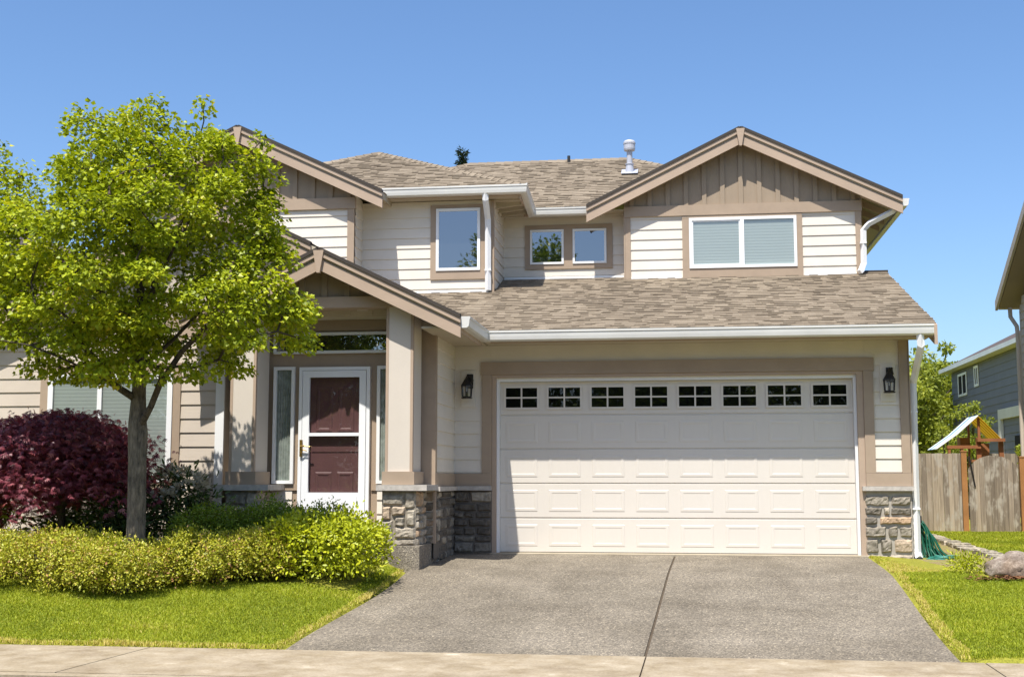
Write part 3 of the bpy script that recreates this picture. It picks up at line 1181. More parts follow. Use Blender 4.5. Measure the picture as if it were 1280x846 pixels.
# ---- stone veneer
def stone_face(mb, axis, plane, u0, u1, z0, z1, side=-1, depth=.05, rows=None, seed=0, dark=0.0, layout=None):
    rr = random.Random(seed)
    rects = []
    if layout:
        rects = layout
    else:
        z = z0
        while z < z1 - .03:
            h = rr.choice((.09, .12, .15, .19))
            if z1 - (z + h) < .06:
                h = z1 - z
            u = u0
            while u < u1 - .02:
                wd = rr.uniform(.12, .34)
                if u1 - (u + wd) < .09:
                    wd = u1 - u
                if h > .16 and rr.random() < .4:
                    k = rr.uniform(.4, .6)
                    rects.append((u, u + wd, z, z + h * k, rr.random()))
                    rects.append((u, u + wd, z + h * k, z + h, rr.random()))
                else:
                    rects.append((u, u + wd, z, z + h, rr.random()))
                u += wd
            z += h
    for (a, b, c, d, r_) in rects:
        j = .004
        a, b, c, d = a + j, b - j, c + j, d - j
        n = max(6, int((b - a) / .022))
        m = max(5, int((d - c) / .022))
        dep = depth * rr.uniform(.6, 1.15)
        ph = rr.uniform(0, 100)
        planes = [(rr.uniform(-.8, .8), rr.uniform(-1.0, 1.0), rr.uniform(-.3, .3), rr.uniform(-.3, .3)) for _ in range(4)]
        ca, cb, cc, cd = (rr.uniform(0, .16) for _ in range(4))
        grid = []
        for jz in range(m + 1):
            row = []
            for iu in range(n + 1):
                fu, fz = iu / n, jz / m
                e = min(fu, 1 - fu) * (b - a), min(fz, 1 - fz) * (d - c)
                edge = min(1, min(e) / .012)
                uu, zz = a + (b - a) * fu, c + (d - c) * fz
                pl = min(1 + gx * (fu - .5 - ox) + gz * (fz - .5 - oz) for gx, gz, ox, oz in planes)
                nz = noise.noise(Vector((uu * 22 + ph, zz * 22, ph))) * .30 + noise.noise(Vector((uu * 50 + ph, zz * 50, ph))) * .16
                off = dep * min(1, edge ** .35) * (.55 + .45 * max(0, pl) + nz) if edge > 0 else -.004
                k = 4 * (fu - .5) * (fz - .5)
                uu += .011 * noise.noise(Vector((uu * 11, zz * 11, ph + 5))) * 1.2
                zz += .011 * noise.noise(Vector((uu * 11, zz * 11, ph + 9))) * 1.2
                row.append((uu, plane + side * off, zz) if axis == 'y' else (plane + side * off, uu, zz))
            grid.append(row)
        for jz in range(m):
            for iu in range(n):
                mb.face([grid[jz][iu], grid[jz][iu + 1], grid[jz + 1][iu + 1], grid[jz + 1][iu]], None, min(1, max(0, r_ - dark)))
    return mb


def px_layout():
    """stones of the sunny pier right of the garage door, laid out course by course"""
    X0, X1, ZT, ZB = 4.935, 5.545, .852, -.11
    def q(a, b, c, d, r_):
        return (X0 + (X1 - X0) * a, X0 + (X1 - X0) * b, ZT - (ZT - ZB) * d, ZT - (ZT - ZB) * c, r_)
    return [q(0, .54, .055, .205, .52), q(.56, 1, .06, .205, .40), q(0, .38, .215, .335, .12), q(.40, .53, .215, .335, .62), q(.55, 1, .215, .335, .14),
            q(0, .28, .345, .465, .10), q(.30, 1, .345, .455, .97), q(0, .46, .475, .635, .36), q(.48, .70, .47, .635, .34), q(.72, 1, .47, .635, .42),
            q(0, .29, .645, .85, .38), q(.31, .57, .645, .84, .33), q(.60, 1, .645, .84, .86), q(0, .48, .86, 1, .62), q(.49, 1, .86, 1, .78)]


st = MB()
stone_face(st, 'y', -.012, 4.935, 5.545, -.11, .852, layout=px_layout(), seed=3)
so = st.build('stone_veneer', M['stone'], house, attr=True)
mt = MB()
mt.box(4.93, 5.55, -.018, .004, -.15, .853)
mt.build('mortar', M['mortar'], so)
st = MB()
stone_face(st, 'y', -.012, -.60, -.062, 0.0, .852, seed=5, dark=.5)  # stones toned darker: the shade on this wall is put into their colour
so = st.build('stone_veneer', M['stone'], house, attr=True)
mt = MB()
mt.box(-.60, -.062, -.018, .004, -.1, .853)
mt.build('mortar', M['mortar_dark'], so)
st = MB()
stone_face(st, 'x', -.61, -1.05, -.03, -.05, .852, side=1, seed=8, dark=.3, depth=.04)  # lower stone tones paint in the shade of this side wall
stone_face(st, 'x', -.61, -1.37, -1.05, .2, .852, side=1, seed=18, dark=.3, depth=.04)  # same darkened tones, shade painted into the stone colour
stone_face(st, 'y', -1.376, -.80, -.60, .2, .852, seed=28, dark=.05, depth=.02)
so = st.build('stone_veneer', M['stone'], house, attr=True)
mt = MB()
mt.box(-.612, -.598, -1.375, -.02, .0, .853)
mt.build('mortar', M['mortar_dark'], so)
for q in ((4.915, 5.575, -.085, .004, .856, .915), (-.54, -.062, -.085, .004, .856, .915), (-.6, -.525, -1.36, -.02, .856, .914)):
    MB().box(*q).build('stone_cap', M['capstone'], house)
MB().box(-.60, -.57, -1.37, -.045, .917, 1.088).build('trim_board', M['trim'], house)
cb = MB()
cb.box(-.80, -.58, -1.41, -1.378, .935, 2.92)
cb.box(-.598, -.579, -1.377, -1.31, 1.09, 2.92)
cb.build('corner_board', M['trim'], house)
b = MB()
b.box(-.60, -.568, -1.43, -1.40, .2, .866)
b.build('conduit', M['barge'], house)

# plinth under the right pier
p = MB()
p.prism([(-1.17, -2.12, -.2), (-.63, -2.12, -.2), (-.63, -1.05, -.2), (-1.17, -1.05, -.2)], (0, 0, 0), (0, 0, .40))
po = p.build('plinth', M['plinth'], house)
bv = po.modifiers.new('bevel', 'BEVEL')
bv.width = .02
bv.segments = 2


# ---- porch posts with stone piers
def pier_layout(u0, u1, z0, z1):
    def q(a, b, c, d, r_):
        W_, H_ = u1 - u0, z1 - z0
        return (u0 + W_ * a, u0 + W_ * b, z1 - H_ * d, z1 - H_ * c, r_)
    return [q(0, .64, .06, .27, .50), q(.66, 1, .02, .33, .62), q(0, .26, .28, .53, .88), q(.27, .70, .28, .46, .84), q(.71, 1, .34, .65, .55), q(.36, .70, .47, .65, .42),
            q(0, .35, .54, 1, .52), q(.37, 1, .66, .88, .58), q(.37, 1, .885, 1, .48)]


def post(x0, x1, capx0, capx1, seed):
    y0, y1 = -2.0, -1.48
    b = MB()
    b.box(x0 + .006, x1 - .006, y0 + .006, y1, 1.10, 3.165)
    o = b.build('post', M['post'], house)
    e = MB()
    for xa in (x0, x1 - .035):
        e.box(xa, xa + .035, y0, y0 + .035, 1.10, 3.155)
    e.box(x1 - .012, x1, y0 + .037, y0 + .05, 1.10, 3.155)
    e.build('corner_strip', M['barge'], o)
    e = MB()
    e.box(x0 - .03, x1 + .03, y0 - .03, y1 + .02, .94, 1.102)
    e.build('post_base', M['trim'], o)
    s = MB()
    stone_face(s, 'y', y0, x0 - .03, x1 + .05, .20, .862, seed=seed, depth=.045, layout=pier_layout(x0 - .03, x1 + .05, .20, .862))
    stone_face(s, 'x', x1 + .05, y0, y1, .18, .862, side=1, seed=seed + 1, depth=.035)
    s.box(x0 - .03, x1 + .05, y0, y1, -.1, .866, .35)
    s.build('stone_pier', M['stone'], o, attr=True)
    k = MB()
    k.prism([(capx0, y0 - .085, .868), (capx1, y0 - .085, .868), (capx1, y1 + .12, .868), (capx0, y1 + .12, .868)], (0, 0, 0), (0, 0, .07))
    ko = k.build('pier_cap', M['capstone'], o)
    bv = ko.modifiers.new('bevel', 'BEVEL')
    bv.width = .012
    bv.segments = 2


post(-1.10, -.752, -1.19, -.552, 21)
post(-3.12, -2.785, -3.27, -2.57, 33)
# beam across the posts
b = MB()
b.box(-3.45, -.62, -2.015, -1.76, 3.157, 3.297)
b.build('porch_beam', M['barge'], house)


# ---- windows
def window(x0, x1, z0, z1, y, trim, mull=None, kind='dark', tmat='trim', fw=.045, sash=True):
    """white vinyl window standing slightly proud of the siding plane y; trim=(x0,x1,z0,z1) outer"""
    f = MB()
    yf, yb = y - .050, y - .012
    f.box(x0, x1, yf, yb, z0, z0 + fw)
    f.box(x0, x1, yf, yb, z1 - fw, z1)
    f.box(x0, x0 + fw, yf, yb, z0 + fw, z1 - fw)
    f.box(x1 - fw, x1, yf, yb, z0 + fw, z1 - fw)
    cells = [(x0 + fw, x1 - fw)]
    if mull:
        f.box(mull - .03, mull + .03, yf, yb, z0 + fw, z1 - fw)
        cells = [(x0 + fw, mull - .03), (mull + .03, x1 - fw)]
    if sash and mull:
        a, b_ = cells[0]
        s_ = .022
        for q in ((a, b_, z0 + fw, z0 + fw + s_), (a, b_, z1 - fw - s_, z1 - fw), (a, a + s_, z0 + fw + s_, z1 - fw - s_), (b_ - s_, b_, z0 + fw + s_, z1 - fw - s_)):
            f.box(q[0], q[1], yf + .012, yb, q[2], q[3])
    o = f.build('window', M['white'], house)
    for a, b_ in cells:
        k = MB()
        k.face([(a, y - .036, z0 + fw), (b_, y - .036, z0 + fw), (b_, y - .036, z1 - fw), (a, y - .036, z1 - fw)])
        k.build('pane', M['glass_blind'] if kind == 'blind' else M['glass'], o)
        k = MB()
        k.face([(a, y - .020, z0 + fw), (b_, y - .020, z0 + fw), (b_, y - .020, z1 - fw), (a, y - .020, z1 - fw)])
        k.build('blind' if kind == 'blind' else ('curtain' if kind == 'curtain' else 'backing'), M['blind'] if kind == 'blind' else (M['curtain'] if kind == 'curtain' else M['dark_room']), o)
    if trim:
        a, b_, c, d = trim
        t = MB()
        t.box(a, b_, y - .034, y - .004, c, z0 - .002)
        t.box(a, b_, y - .034, y - .004, z1 + .002, d)
        t.box(a, x0 - .002, y - .032, y - .004, z0 - .002, z1 + .002)
        t.box(x1 + .002, b_, y - .032, y - .004, z0 - .002, z1 + .002)
        t.build('casing', M[tmat], o)
    return o


window(2.716, 4.43, 4.405, 5.235, 3.05, (2.605, 4.52, 4.245, 5.278), mull=3.567, kind='blind')
window(-1.307, -.592, 4.315, 5.323, 2.2, (-1.40, -.495, 4.175, 5.385), kind='dark')
o1 = window(.078, .642, 4.573, 5.158, 3.3, None, kind='dark', fw=.035)
o2 = window(.793, 1.355, 4.573, 5.158, 3.3, None, kind='dark', fw=.035)
t = MB()
y = 3.3
t.box(-.01, 1.455, y - .034, y - .004, 4.492, 4.571)
t.box(-.01, 1.455, y - .034, y - .004, 5.160, 5.238)
for a, b_ in ((-.01, .076), (.644, .791), (1.357, 1.455)):
    t.box(a, b_, y - .032, y - .004, 4.571, 5.160)
t.build('casing', M['trim'], o1)
wl = window(-5.72, -4.0, .975, 2.38, YW, (-5.835, -3.895, .965, 2.50), mull=-5.0, kind='blind', sash=False, fw=.07)
t = MB()
t.box(-5.87, -3.86, YW - .06, YW - .002, .885, .955)
t.build('sill', M['trim'], wl)

# ---- entry: transom, sidelights, storm door over a maroon door
def framed(name, x0, x1, z0, z1, fw, kind, mull=None):
    f = MB()
    y0, y1 = YD - .05, YD - .002
    f.box(x0, x1, y0, y1, z0, z0 + fw)
    f.box(x0, x1, y0, y1, z1 - fw, z1)
    f.box(x0, x0 + fw, y0, y1, z0 + fw, z1 - fw)
    f.box(x1 - fw, x1, y0, y1, z0 + fw, z1 - fw)
    o = f.build(name, M['white'], house)
    k = MB()
    k.face([(x0 + fw, YD - .035, z0 + fw), (x1 - fw, YD - .035, z0 + fw), (x1 - fw, YD - .035, z1 - fw), (x0 + fw, YD - .035, z1 - fw)])
    k.build('pane', M['glass'] if kind != 'curtain' else M['glass_clear'], o)
    k = MB()
    a, b_ = x0 + fw, x1 - fw
    if kind == 'curtain':
        n = 28
        for i in range(n):
            u0, u1 = a + (b_ - a) * i / n, a + (b_ - a) * (i + 1) / n
            d0, d1 = YD - .014 + .006 * math.sin(i * 1.35), YD - .014 + .006 * math.sin((i + 1) * 1.35)
            k.face([(u0, d0, z0 + fw), (u1, d1, z0 + fw), (u1, d1, z1 - fw), (u0, d0, z1 - fw)])
    else:
        k.face([(a, YD - .012, z0 + fw), (b_, YD - .012, z0 + fw), (b_, YD - .012, z1 - fw), (a, YD - .012, z1 - fw)])
    k.build('curtain' if kind == 'curtain' else 'backing', M['curtain'] if kind == 'curtain' else M['dark_room'], o)
    return o


framed('transom_window', -2.75, -1.08, 2.64, 2.915, .036, 'dark')
framed('sidelight', -2.74, -2.455, .95, 2.47, .042, 'curtain')
framed('sidelight', -1.35, -1.06, .95, 2.47, .042, 'curtain')
MB().box(-3.0, -.8, YD - .024, YD - .003, 2.94, 3.075).build('trim_board', M['trim'], house)
MB().box(-2.80, -2.40, YD - .022, YD - .003, .865, .945).build('trim_board', M['trim'], house)
MB().box(-1.42, -.82, YD - .022, YD - .003, .865, .945).build('trim_board', M['trim'], house)

sd = MB()
y0, y1 = YD - .075, YD - .03
X0, X1, Z0, Z1 = -2.385, -1.438, .425, 2.46
# frame
sd.box(X0, X0 + .045, YD - .07, YD - .002, Z0 - .03, Z1)
sd.box(X1 - .045, X1, YD - .07, YD - .002, Z0 - .03, Z1)
sd.box(X0 + .045, X1 - .045, YD - .07, YD - .002, Z1 - .045, Z1)
a, b_ = X0 + .052, X1 - .052
ga, gb = -2.243, -1.575
sd.box(a, ga, y0, y1, .45, Z1 - .05)
sd.box(gb, b_, y0, y1, .45, Z1 - .05)
sd.box(ga, gb, y0, y1, 2.325, Z1 - .05)
sd.box(ga, gb, y0 - .004, y1, 1.563, 1.605)
sd.box(ga, gb, y0, y1, .45, .838)
# kick panel embossing
sd.box(ga + .02, gb - .02, y0 - .008, y0 - .0005, .50, .79)
so_ = sd.build('storm_door', M['door_white'], house)
k = MB()
k.face([(ga, y0 + .02, 1.605), (gb, y0 + .02, 1.605), (gb, y0 + .02, 2.325), (ga, y0 + .02, 2.325)])
k.face([(ga, y0 + .02, .838), (gb, y0 + .02, .838), (gb, y0 + .02, 1.563), (ga, y0 + .02, 1.563)])
k.build('pane', M['glass_clear'], so_)
k = MB()
k.box(-2.356, -2.322, y0 - .022, y0 - .001, 1.30, 1.515)
k.tube([(-2.339, y0 - .02, 1.43), (-2.339, y0 - .05, 1.43), (-2.28, y0 - .055, 1.435), (-2.21, y0 - .05, 1.425)], [.011, .011, .010, .008], 8)
k.tube([(-2.339, y0 - .02, 1.345), (-2.335, y0 - .045, 1.345), (-2.30, y0 - .05, 1.385), (-2.25, y0 - .045, 1.37)], [.008, .008, .007, .006], 8)
k.build('handle', M['brass'], so_)
ed_ = MB()
ye = YD - .012
ed_.box(a, b_, ye, YD + .02, .44, Z1 - .05)
ex0, ex1 = -2.20, -1.62
pw = (ex1 - ex0) / 2
for (za, zb) in ((.62, 1.10), (1.62, 2.20)):
    for kx in range(2):
        xa = ex0 + kx * pw + .035
        xb = ex0 + (kx + 1) * pw - .035

        def ring(o, d):
            return [(xa + o, ye - d, za + o), (xb - o, ye - d, za + o), (xb - o, ye - d, zb - o), (xa + o, ye - d, zb - o)]
        rs = [ring(0, .001), ring(.012, .010), ring(.035, .010), ring(.05, .003)]
        for r1, r2 in zip(rs[:-1], rs[1:]):
            for q in range(4):
                q2 = (q + 1) % 4
                ed_.face([r1[q], r1[q2], r2[q2], r2[q]])
        ed_.face(rs[-1])
ed_.box(ex0 - .02, ex1 + .02, ye - .008, ye - .0005, 1.36, 1.43)
ed_.build('entry_door', M['maroon'], house)
b = MB()
b.box(-2.40, -1.42, YD - .13, YD - .001, .335, .40)
b.build('door_sill', M['postwood'], house)


# ---- wall lamps
def lamp(x, zc, z_top):
    b = MB()
    b.box(x - .10, x + .10, -.030, -.001, zc - .20, zc + .30)
    o = b.build('lamp_mount', M['siding'], house)
    k = MB()
    yl = -.15
    # wall plate, curved arm, roof, cage, base
    k.lathe(x + .03, -.034, [(.001, zc + .16), (.055, zc + .16), (.055, zc + .165)], 12)
    k.box(x - .02, x + .07, -.048, -.031, zc + .05, zc + .25)
    arm = [(x + .025, -.045, zc + .14), (x + .03, -.08, zc + .22), (x + .012, -.125, zc + .235), (x, yl, zc + .20), (x, yl, zc + .15)]
    k.tube(arm, .014, 8)
    k.tube([(x + .025, -.05, zc + .12), (x + .055, -.06, zc + .17), (x + .04, -.07, zc + .235), (x + .0, -.09, zc + .215)], .022, 8)

    def frus(r0, z0, r1, z1):
        n = 6
        A = [(x + r0 * math.cos(math.pi / 6 + i * math.pi / 3), yl + r0 * math.sin(math.pi / 6 + i * math.pi / 3), z0) for i in range(n)]
        B = [(x + r1 * math.cos(math.pi / 6 + i * math.pi / 3), yl + r1 * math.sin(math.pi / 6 + i * math.pi / 3), z1) for i in range(n)]
        for i in range(n):
            j = (i + 1) % n
            k.face([A[i], A[j], B[j], B[i]])
        k.face(A[::-1])
        k.face(B)
    frus(.088, zc + .075, .086, zc + .09)
    frus(.084, zc + .09, .045, zc + .15)
    frus(.045, zc + .15, .012, zc + .20)
    frus(.078, zc - .095, .084, zc - .08)
    frus(.07, zc - .08, .06, zc - .065)
    for i in range(6):
        a_ = math.pi / 6 + i * math.pi / 3
        k.tube([(x + .068 * math.cos(a_), yl + .068 * math.sin(a_), zc - .07), (x + .076 * math.cos(a_), yl + .076 * math.sin(a_), zc + .078)], .0075, 6)
    k.tube([(x, yl, zc - .07), (x, yl, zc + .0)], .014, 8)
    k.build('lantern', M['black'], o)
    g = MB()
    for i in range(6):
        a0, a1 = math.pi / 6 + i * math.pi / 3, math.pi / 6 + (i + 1) * math.pi / 3
        g.face([(x + .064 * math.cos(a0), yl + .064 * math.sin(a0), zc - .066), (x + .064 * math.cos(a1), yl + .064 * math.sin(a1), zc - .066), (x + .07 * math.cos(a1), yl + .07 * math.sin(a1), zc + .074), (x + .07 * math.cos(a0), yl + .07 * math.sin(a0), zc + .074)])
    g.build('lantern_glass', M['glass_clear'], o)


lamp(-.395, 2.215, 2.45)
lamp(5.29, 2.24, 2.45)

# ---- flue and vent on the main roof
v = MB()
vx, vy, vz = 1.675, 5.226, 6.577
v.lathe(vx, vy, [(.001, vz - .15), (.085, vz - .05), (.066, vz + .14), (.078, vz + .15), (.078, vz + .165), (.052, vz + .175), (.052, vz + .42)], 20)
v.lathe(vx, vy, [(.052, vz + .40), (.098, vz + .41), (.105, vz + .44), (.105, vz + .53), (.112, vz + .53), (.112, vz + .56), (.09, vz + .595), (.045, vz + .61)], 20)
vo = v.build('flue', M['galv'], house, smooth=False)
v = MB()
v.prism([(vx - .15, vy - .14, vz - .065), (vx + .15, vy - .14, vz - .065), (vx + .15, vy + .16, vz + .08), (vx - .15, vy + .16, vz + .08)], (0, 0, .018), (0, 0, .026))
v.build('flashing', M['galv'], vo)
v = MB()
v.tube([(.461, 6.322, 7.0), (.461, 6.322, 7.22)], .03, 10)
v.build('vent_pipe', M['lead'], house)

# ================================================================== VEGETATION
def mesh_np(name, V, F, rnd, mat, parent=None, smooth=False):
    """V (n,3), F (m,k) all same size, rnd per face"""
    me = bpy.data.meshes.new(name)
    k = F.shape[1]
    me.vertices.add(len(V))
    me.vertices.foreach_set('co', V.astype(np.float32).ravel())
    me.loops.add(F.size)
    me.loops.foreach_set('vertex_index', F.astype(np.int32).ravel())
    me.polygons.add(len(F))
    me.polygons.foreach_set('loop_start', np.arange(0, F.size, k, dtype=np.int32))
    me.update(calc_edges=True)
    a = me.attributes.new('rnd', 'FLOAT', 'FACE')
    a.data.foreach_set('value', rnd.astype(np.float32))
    if smooth:
        me.polygons.foreach_set('use_smooth', [True] * len(F))
    me.materials.append(mat)
    o = bpy.data.objects.new(name, me)
    col.objects.link(o)
    if parent is not None:
        adopt(o, parent)
    return o


def unit(a):
    return a / np.maximum(np.linalg.norm(a, axis=1, keepdims=True), 1e-9)


# leaf outlines in (across, along, up), folded on the midrib: faces are quads
LEAF_OVAL = (np.array([(0, 0, 0), (-.26, .35, .07), (-.20, .75, .05), (0, 1, 0), (.20, .75, .05), (.26, .35, .07)]), np.array([(0, 3, 2, 1), (0, 5, 4, 3)]))
LEAF_MAPLE = (np.array([(0, 0, 0), (-.50, .30, .10), (-.28, .62, .02), (0, 1, -.06), (.28, .62, .02), (.50, .30, .10)]), np.array([(0, 3, 2, 1), (0, 5, 4, 3)]))
LEAF_LONG = (np.array([(0, 0, 0), (-.13, .35, .04), (-.11, .7, .0), (0, 1, -.10), (.11, .7, .0), (.13, .35, .04)]), np.array([(0, 3, 2, 1), (0, 5, 4, 3)]))
# three slim lobes for the cut-leaf maple
_l = []
_f = []
for _i, _a in enumerate((-.95, -.45, 0, .45, .95)):
    c_, s_ = math.cos(_a), math.sin(_a)
    L_ = 1 - .22 * abs(_a)
    for (p, q) in ((-.05, .0), (-.085, .5), (0, 1), (.085, .5)):
        _l.append((p * c_ + q * L_ * s_, -p * s_ + q * L_ * c_, -.15 * q * q * (.6 + abs(_a))))
    _f.append(tuple(4 * _i + k for k in range(4)))
LEAF_CUT = (np.array(_l), np.array(_f))


def leaves(name, P, D, size, tmpl, mat, parent, up=None, rnd=None, gen=rng, jitter_n=.6):
    """P positions, D growing directions, one leaf each; the blade faces roughly up with a random roll"""
    n = len(P)
    D = unit(D)
    if up is None:
        up = np.array([0, 0, 1.0]) + gen.normal(0, jitter_n, (n, 3))
    S = unit(np.cross(D, up))
    U = np.cross(S, D)
    T, F0 = tmpl
    size = np.broadcast_to(np.asarray(size, float), (n,))
    V = (P[:, None, :] + size[:, None, None] * (T[None, :, 0, None] * S[:, None, :] + T[None, :, 1, None] * D[:, None, :] + T[None, :, 2, None] * U[:, None, :])).reshape(-1, 3)
    F = (F0[None] + (np.arange(n) * len(T))[:, None, None]).reshape(-1, F0.shape[1])
    if rnd is None:
        rnd = gen.random(n)
    return mesh_np(name, V, F, np.repeat(rnd, len(F0)), mat, parent)


def inside(poly, x, z):
    c = False
    n = len(poly)
    j = n - 1
    for i in range(n):
        xi, zi = poly[i]
        xj, zj = poly[j]
        if (zi > z) != (zj > z) and x < (xj - xi) * (z - zi) / (zj - zi) + xi:
            c = not c
        j = i
    return c


def edge_dist(poly, x, z):
    m = 9
    n = len(poly)
    for i in range(n):
        ax, az = poly[i]
        bx, bz = poly[(i + 1) % n]
        t = max(0, min(1, ((x - ax) * (bx - ax) + (z - az) * (bz - az)) / max(1e-9, (bx - ax) ** 2 + (bz - az) ** 2)))
        m = min(m, math.hypot(x - ax - t * (bx - ax), z - az - t * (bz - az)))
    return m


# ---- the street tree in front of the house
TX, TY = -3.28, -4.30
tree = empty('street_tree', (TX, TY, -.14), 'leafy yellow-green tree with a grey trunk in front of the porch', 'tree')
CROWN = [(-5.75, 4.30), (-5.38, 4.66), (-5.05, 4.78), (-4.78, 4.66), (-4.5, 4.38), (-4.36, 4.90), (-4.13, 5.14), (-3.77, 5.04), (-3.45, 5.20), (-3.12, 5.24), (-2.92, 4.97), (-2.69, 4.98), (-2.45, 4.84), (-2.2, 4.82),
         (-1.97, 4.78), (-1.82, 4.34), (-1.78, 4.1), (-1.86, 3.93), (-1.66, 3.58), (-1.52, 3.27), (-1.40, 2.92), (-1.32, 2.62), (-1.40, 2.40), (-1.56, 2.26), (-1.85, 2.18), (-2.15, 2.12), (-2.49, 1.90), (-2.76, 1.86),
         (-3.0, 1.98), (-3.3, 1.96), (-3.69, 1.92), (-3.99, 1.98), (-4.35, 2.06), (-4.64, 2.18), (-4.92, 2.1), (-5.3, 2.24), (-5.75, 2.7), (-5.95, 3.42)]
cl_pts = []
tr = random.Random(5)
tries = 0
while len(cl_pts) < 166 and tries < 60000:
    tries += 1
    x, z = tr.uniform(-6, -1.2), tr.uniform(1.7, 5.3)
    if not inside(CROWN, x, z):
        continue
    e = edge_dist(CROWN, x, z)
    if e < .12:
        continue
    half = min(1.25, .22 + 1.0 * e) * (.55 if x < -4.3 else 1)
    y = TY + tr.uniform(-half, half)
    # keep the hollow core sparser
    core = math.hypot(x - TX, (y - TY)) < .45 and z < 3.0 and y > TY - .25
    if core:
        continue
    if all((x - a) ** 2 + (y - b) ** 2 + ((z - c) * 1.45) ** 2 > .36 ** 2 for a, b, c in cl_pts):
        cl_pts.append((x, y, z))
cl_pts += [(-3.0, TY - .42, 2.2), (-3.5, TY - .45, 2.25), (-3.22, TY - .5, 2.5), (-3.35, TY - .4, 2.9), (-2.95, TY - .55, 2.75), (-3.6, TY - .6, 2.7), (-2.05, TY - .1, 4.45), (-1.98, TY + .15, 4.1), (-1.95, TY - .1, 3.75), (-2.35, TY - .3, 4.6), (-2.3, TY - .35, 4.2), (-1.78, TY, 3.42), (-1.72, TY - .2, 3.1), (-1.9, TY + .2, 3.6), (-1.62, TY, 2.85), (-2.1, TY - .4, 3.3), (-1.95, TY - .3, 2.95)]
# sprigs on the outline
sprigs = [(-2.62, TY - .1, 5.10), (-5.1, TY + .1, 4.72), (-3.2, TY, 5.16), (-1.98, TY, 4.70), (-4.2, TY, 5.02), (-1.85, TY - .2, 3.95)]
# skeleton: trunk, scaffold limbs, then twigs to every leaf cluster
nodes = []          # (pos, parent, weight)
fork = [(-3.285, TY, 1.55), (-3.29, TY, 1.85), (-3.30, TY + .02, 2.2), (-3.31, TY, 2.7), (-3.33, TY + .03, 3.2), (-3.36, TY, 3.7), (-3.4, TY - .02, 4.2), (-3.42, TY, 4.6)]
skel = [Vector(p) for p in fork]
par = [-1] + list(range(len(fork) - 1))
limbs = [(0, [(-3.10, TY - .12, 1.78), (-2.98, TY - .18, 2.02), (-2.72, TY - .25, 2.35), (-2.4, TY - .35, 2.62), (-2.05, TY - .4, 2.85), (-1.8, TY - .4, 2.9)]),
         (1, [(-3.55, TY - .2, 2.05), (-3.9, TY - .4, 2.25), (-4.3, TY - .5, 2.42), (-4.75, TY - .5, 2.5)]),
         (2, [(-3.05, TY + .3, 2.55), (-2.75, TY + .55, 3.0), (-2.5, TY + .75, 3.4), (-2.3, TY + .8, 3.9)]),
         (2, [(-3.6, TY + .3, 2.55), (-3.95, TY + .6, 2.95), (-4.4, TY + .8, 3.3), (-4.8, TY + .8, 3.7)]),
         (3, [(-3.05, TY - .25, 3.05), (-2.75, TY - .45, 3.45), (-2.45, TY - .5, 3.95), (-2.25, TY - .4, 4.4)]),
         (3, [(-3.7, TY - .25, 3.05), (-4.1, TY - .45, 3.4), (-4.6, TY - .4, 3.8), (-5.1, TY - .3, 4.2)]),
         (4, [(-3.55, TY + .3, 3.55), (-3.8, TY + .35, 4.0), (-4.0, TY + .2, 4.5)]),
         (4, [(-3.1, TY + .25, 3.6), (-2.9, TY + .3, 4.1), (-2.8, TY + .2, 4.6)])]
for at, pts in limbs:
    p = at
    for q in pts:
        skel.append(Vector(q))
        par.append(p)
        p = len(skel) - 1
root = Vector(fork[0])
order = sorted([Vector(c) for c in cl_pts + sprigs], key=lambda c: (c - root).length)
for c in order:
    best, bi = 9e9, 0
    for i, q in enumerate(skel):
        d = (c - q).length + (.35 if q.z > c.z + .1 else 0)
        if d < best:
            best, bi = d, i
    q = skel[bi]
    mid = q.lerp(c, .5) + Vector((tr.uniform(-.06, .06), tr.uniform(-.06, .06), tr.uniform(.0, .08)))
    skel.append(mid)
    par.append(bi)
    skel.append(c)
    par.append(len(skel) - 2)
wt = [0.0] * len(skel)
has = [False] * len(skel)
for i in par:
    if i >= 0:
        has[i] = True
for i in range(len(skel) - 1, -1, -1):
    if not has[i]:
        wt[i] += 1
    if par[i] >= 0:
        wt[par[i]] += wt[i]
tw = MB()
trunk_r = .118


def rad(i):
    return max(.006, .0078 * wt[i] ** .5)


for i in range(1, len(skel)):
    a, b = skel[par[i]], skel[i]
    ra = min(rad(par[i]), rad(i) * 1.35)
    tw.tube([a, a.lerp(b, .5), b], [ra, (ra + rad(i)) / 2, rad(i)], 6, cap=False)
tw.build('branches', M['bark_dark'], tree, smooth=True)
tk = MB()
zz = [-.25, -.14, -.05, .1, .4, .8, 1.2, 1.5, 1.62, 1.9, 2.3]
rr_ = [.19, .155, .122, .108, .101, .098, .096, .103, .097, .075, .06]
tk.tube([(TX - .004 + .006 * math.sin(z * 3.1) - (.01 if z > 1.5 else 0), TY + .005 * math.sin(z * 4), z) for z in zz], rr_, 16)
for i in range(len(tk.v)):
    v = Vector(tk.v[i])
    d = Vector((v.x - TX, v.y - TY, 0))
    f_ = 1 + .07 * noise.noise(Vector((v.x * 9, v.y * 9, v.z * 4)))
    tk.v[i] = (TX + d.x * f_, TY + d.y * f_, v.z)
tk.build('trunk', M['bark'], tree, smooth=True)
P, D, SZ, RN = [], [], [], []
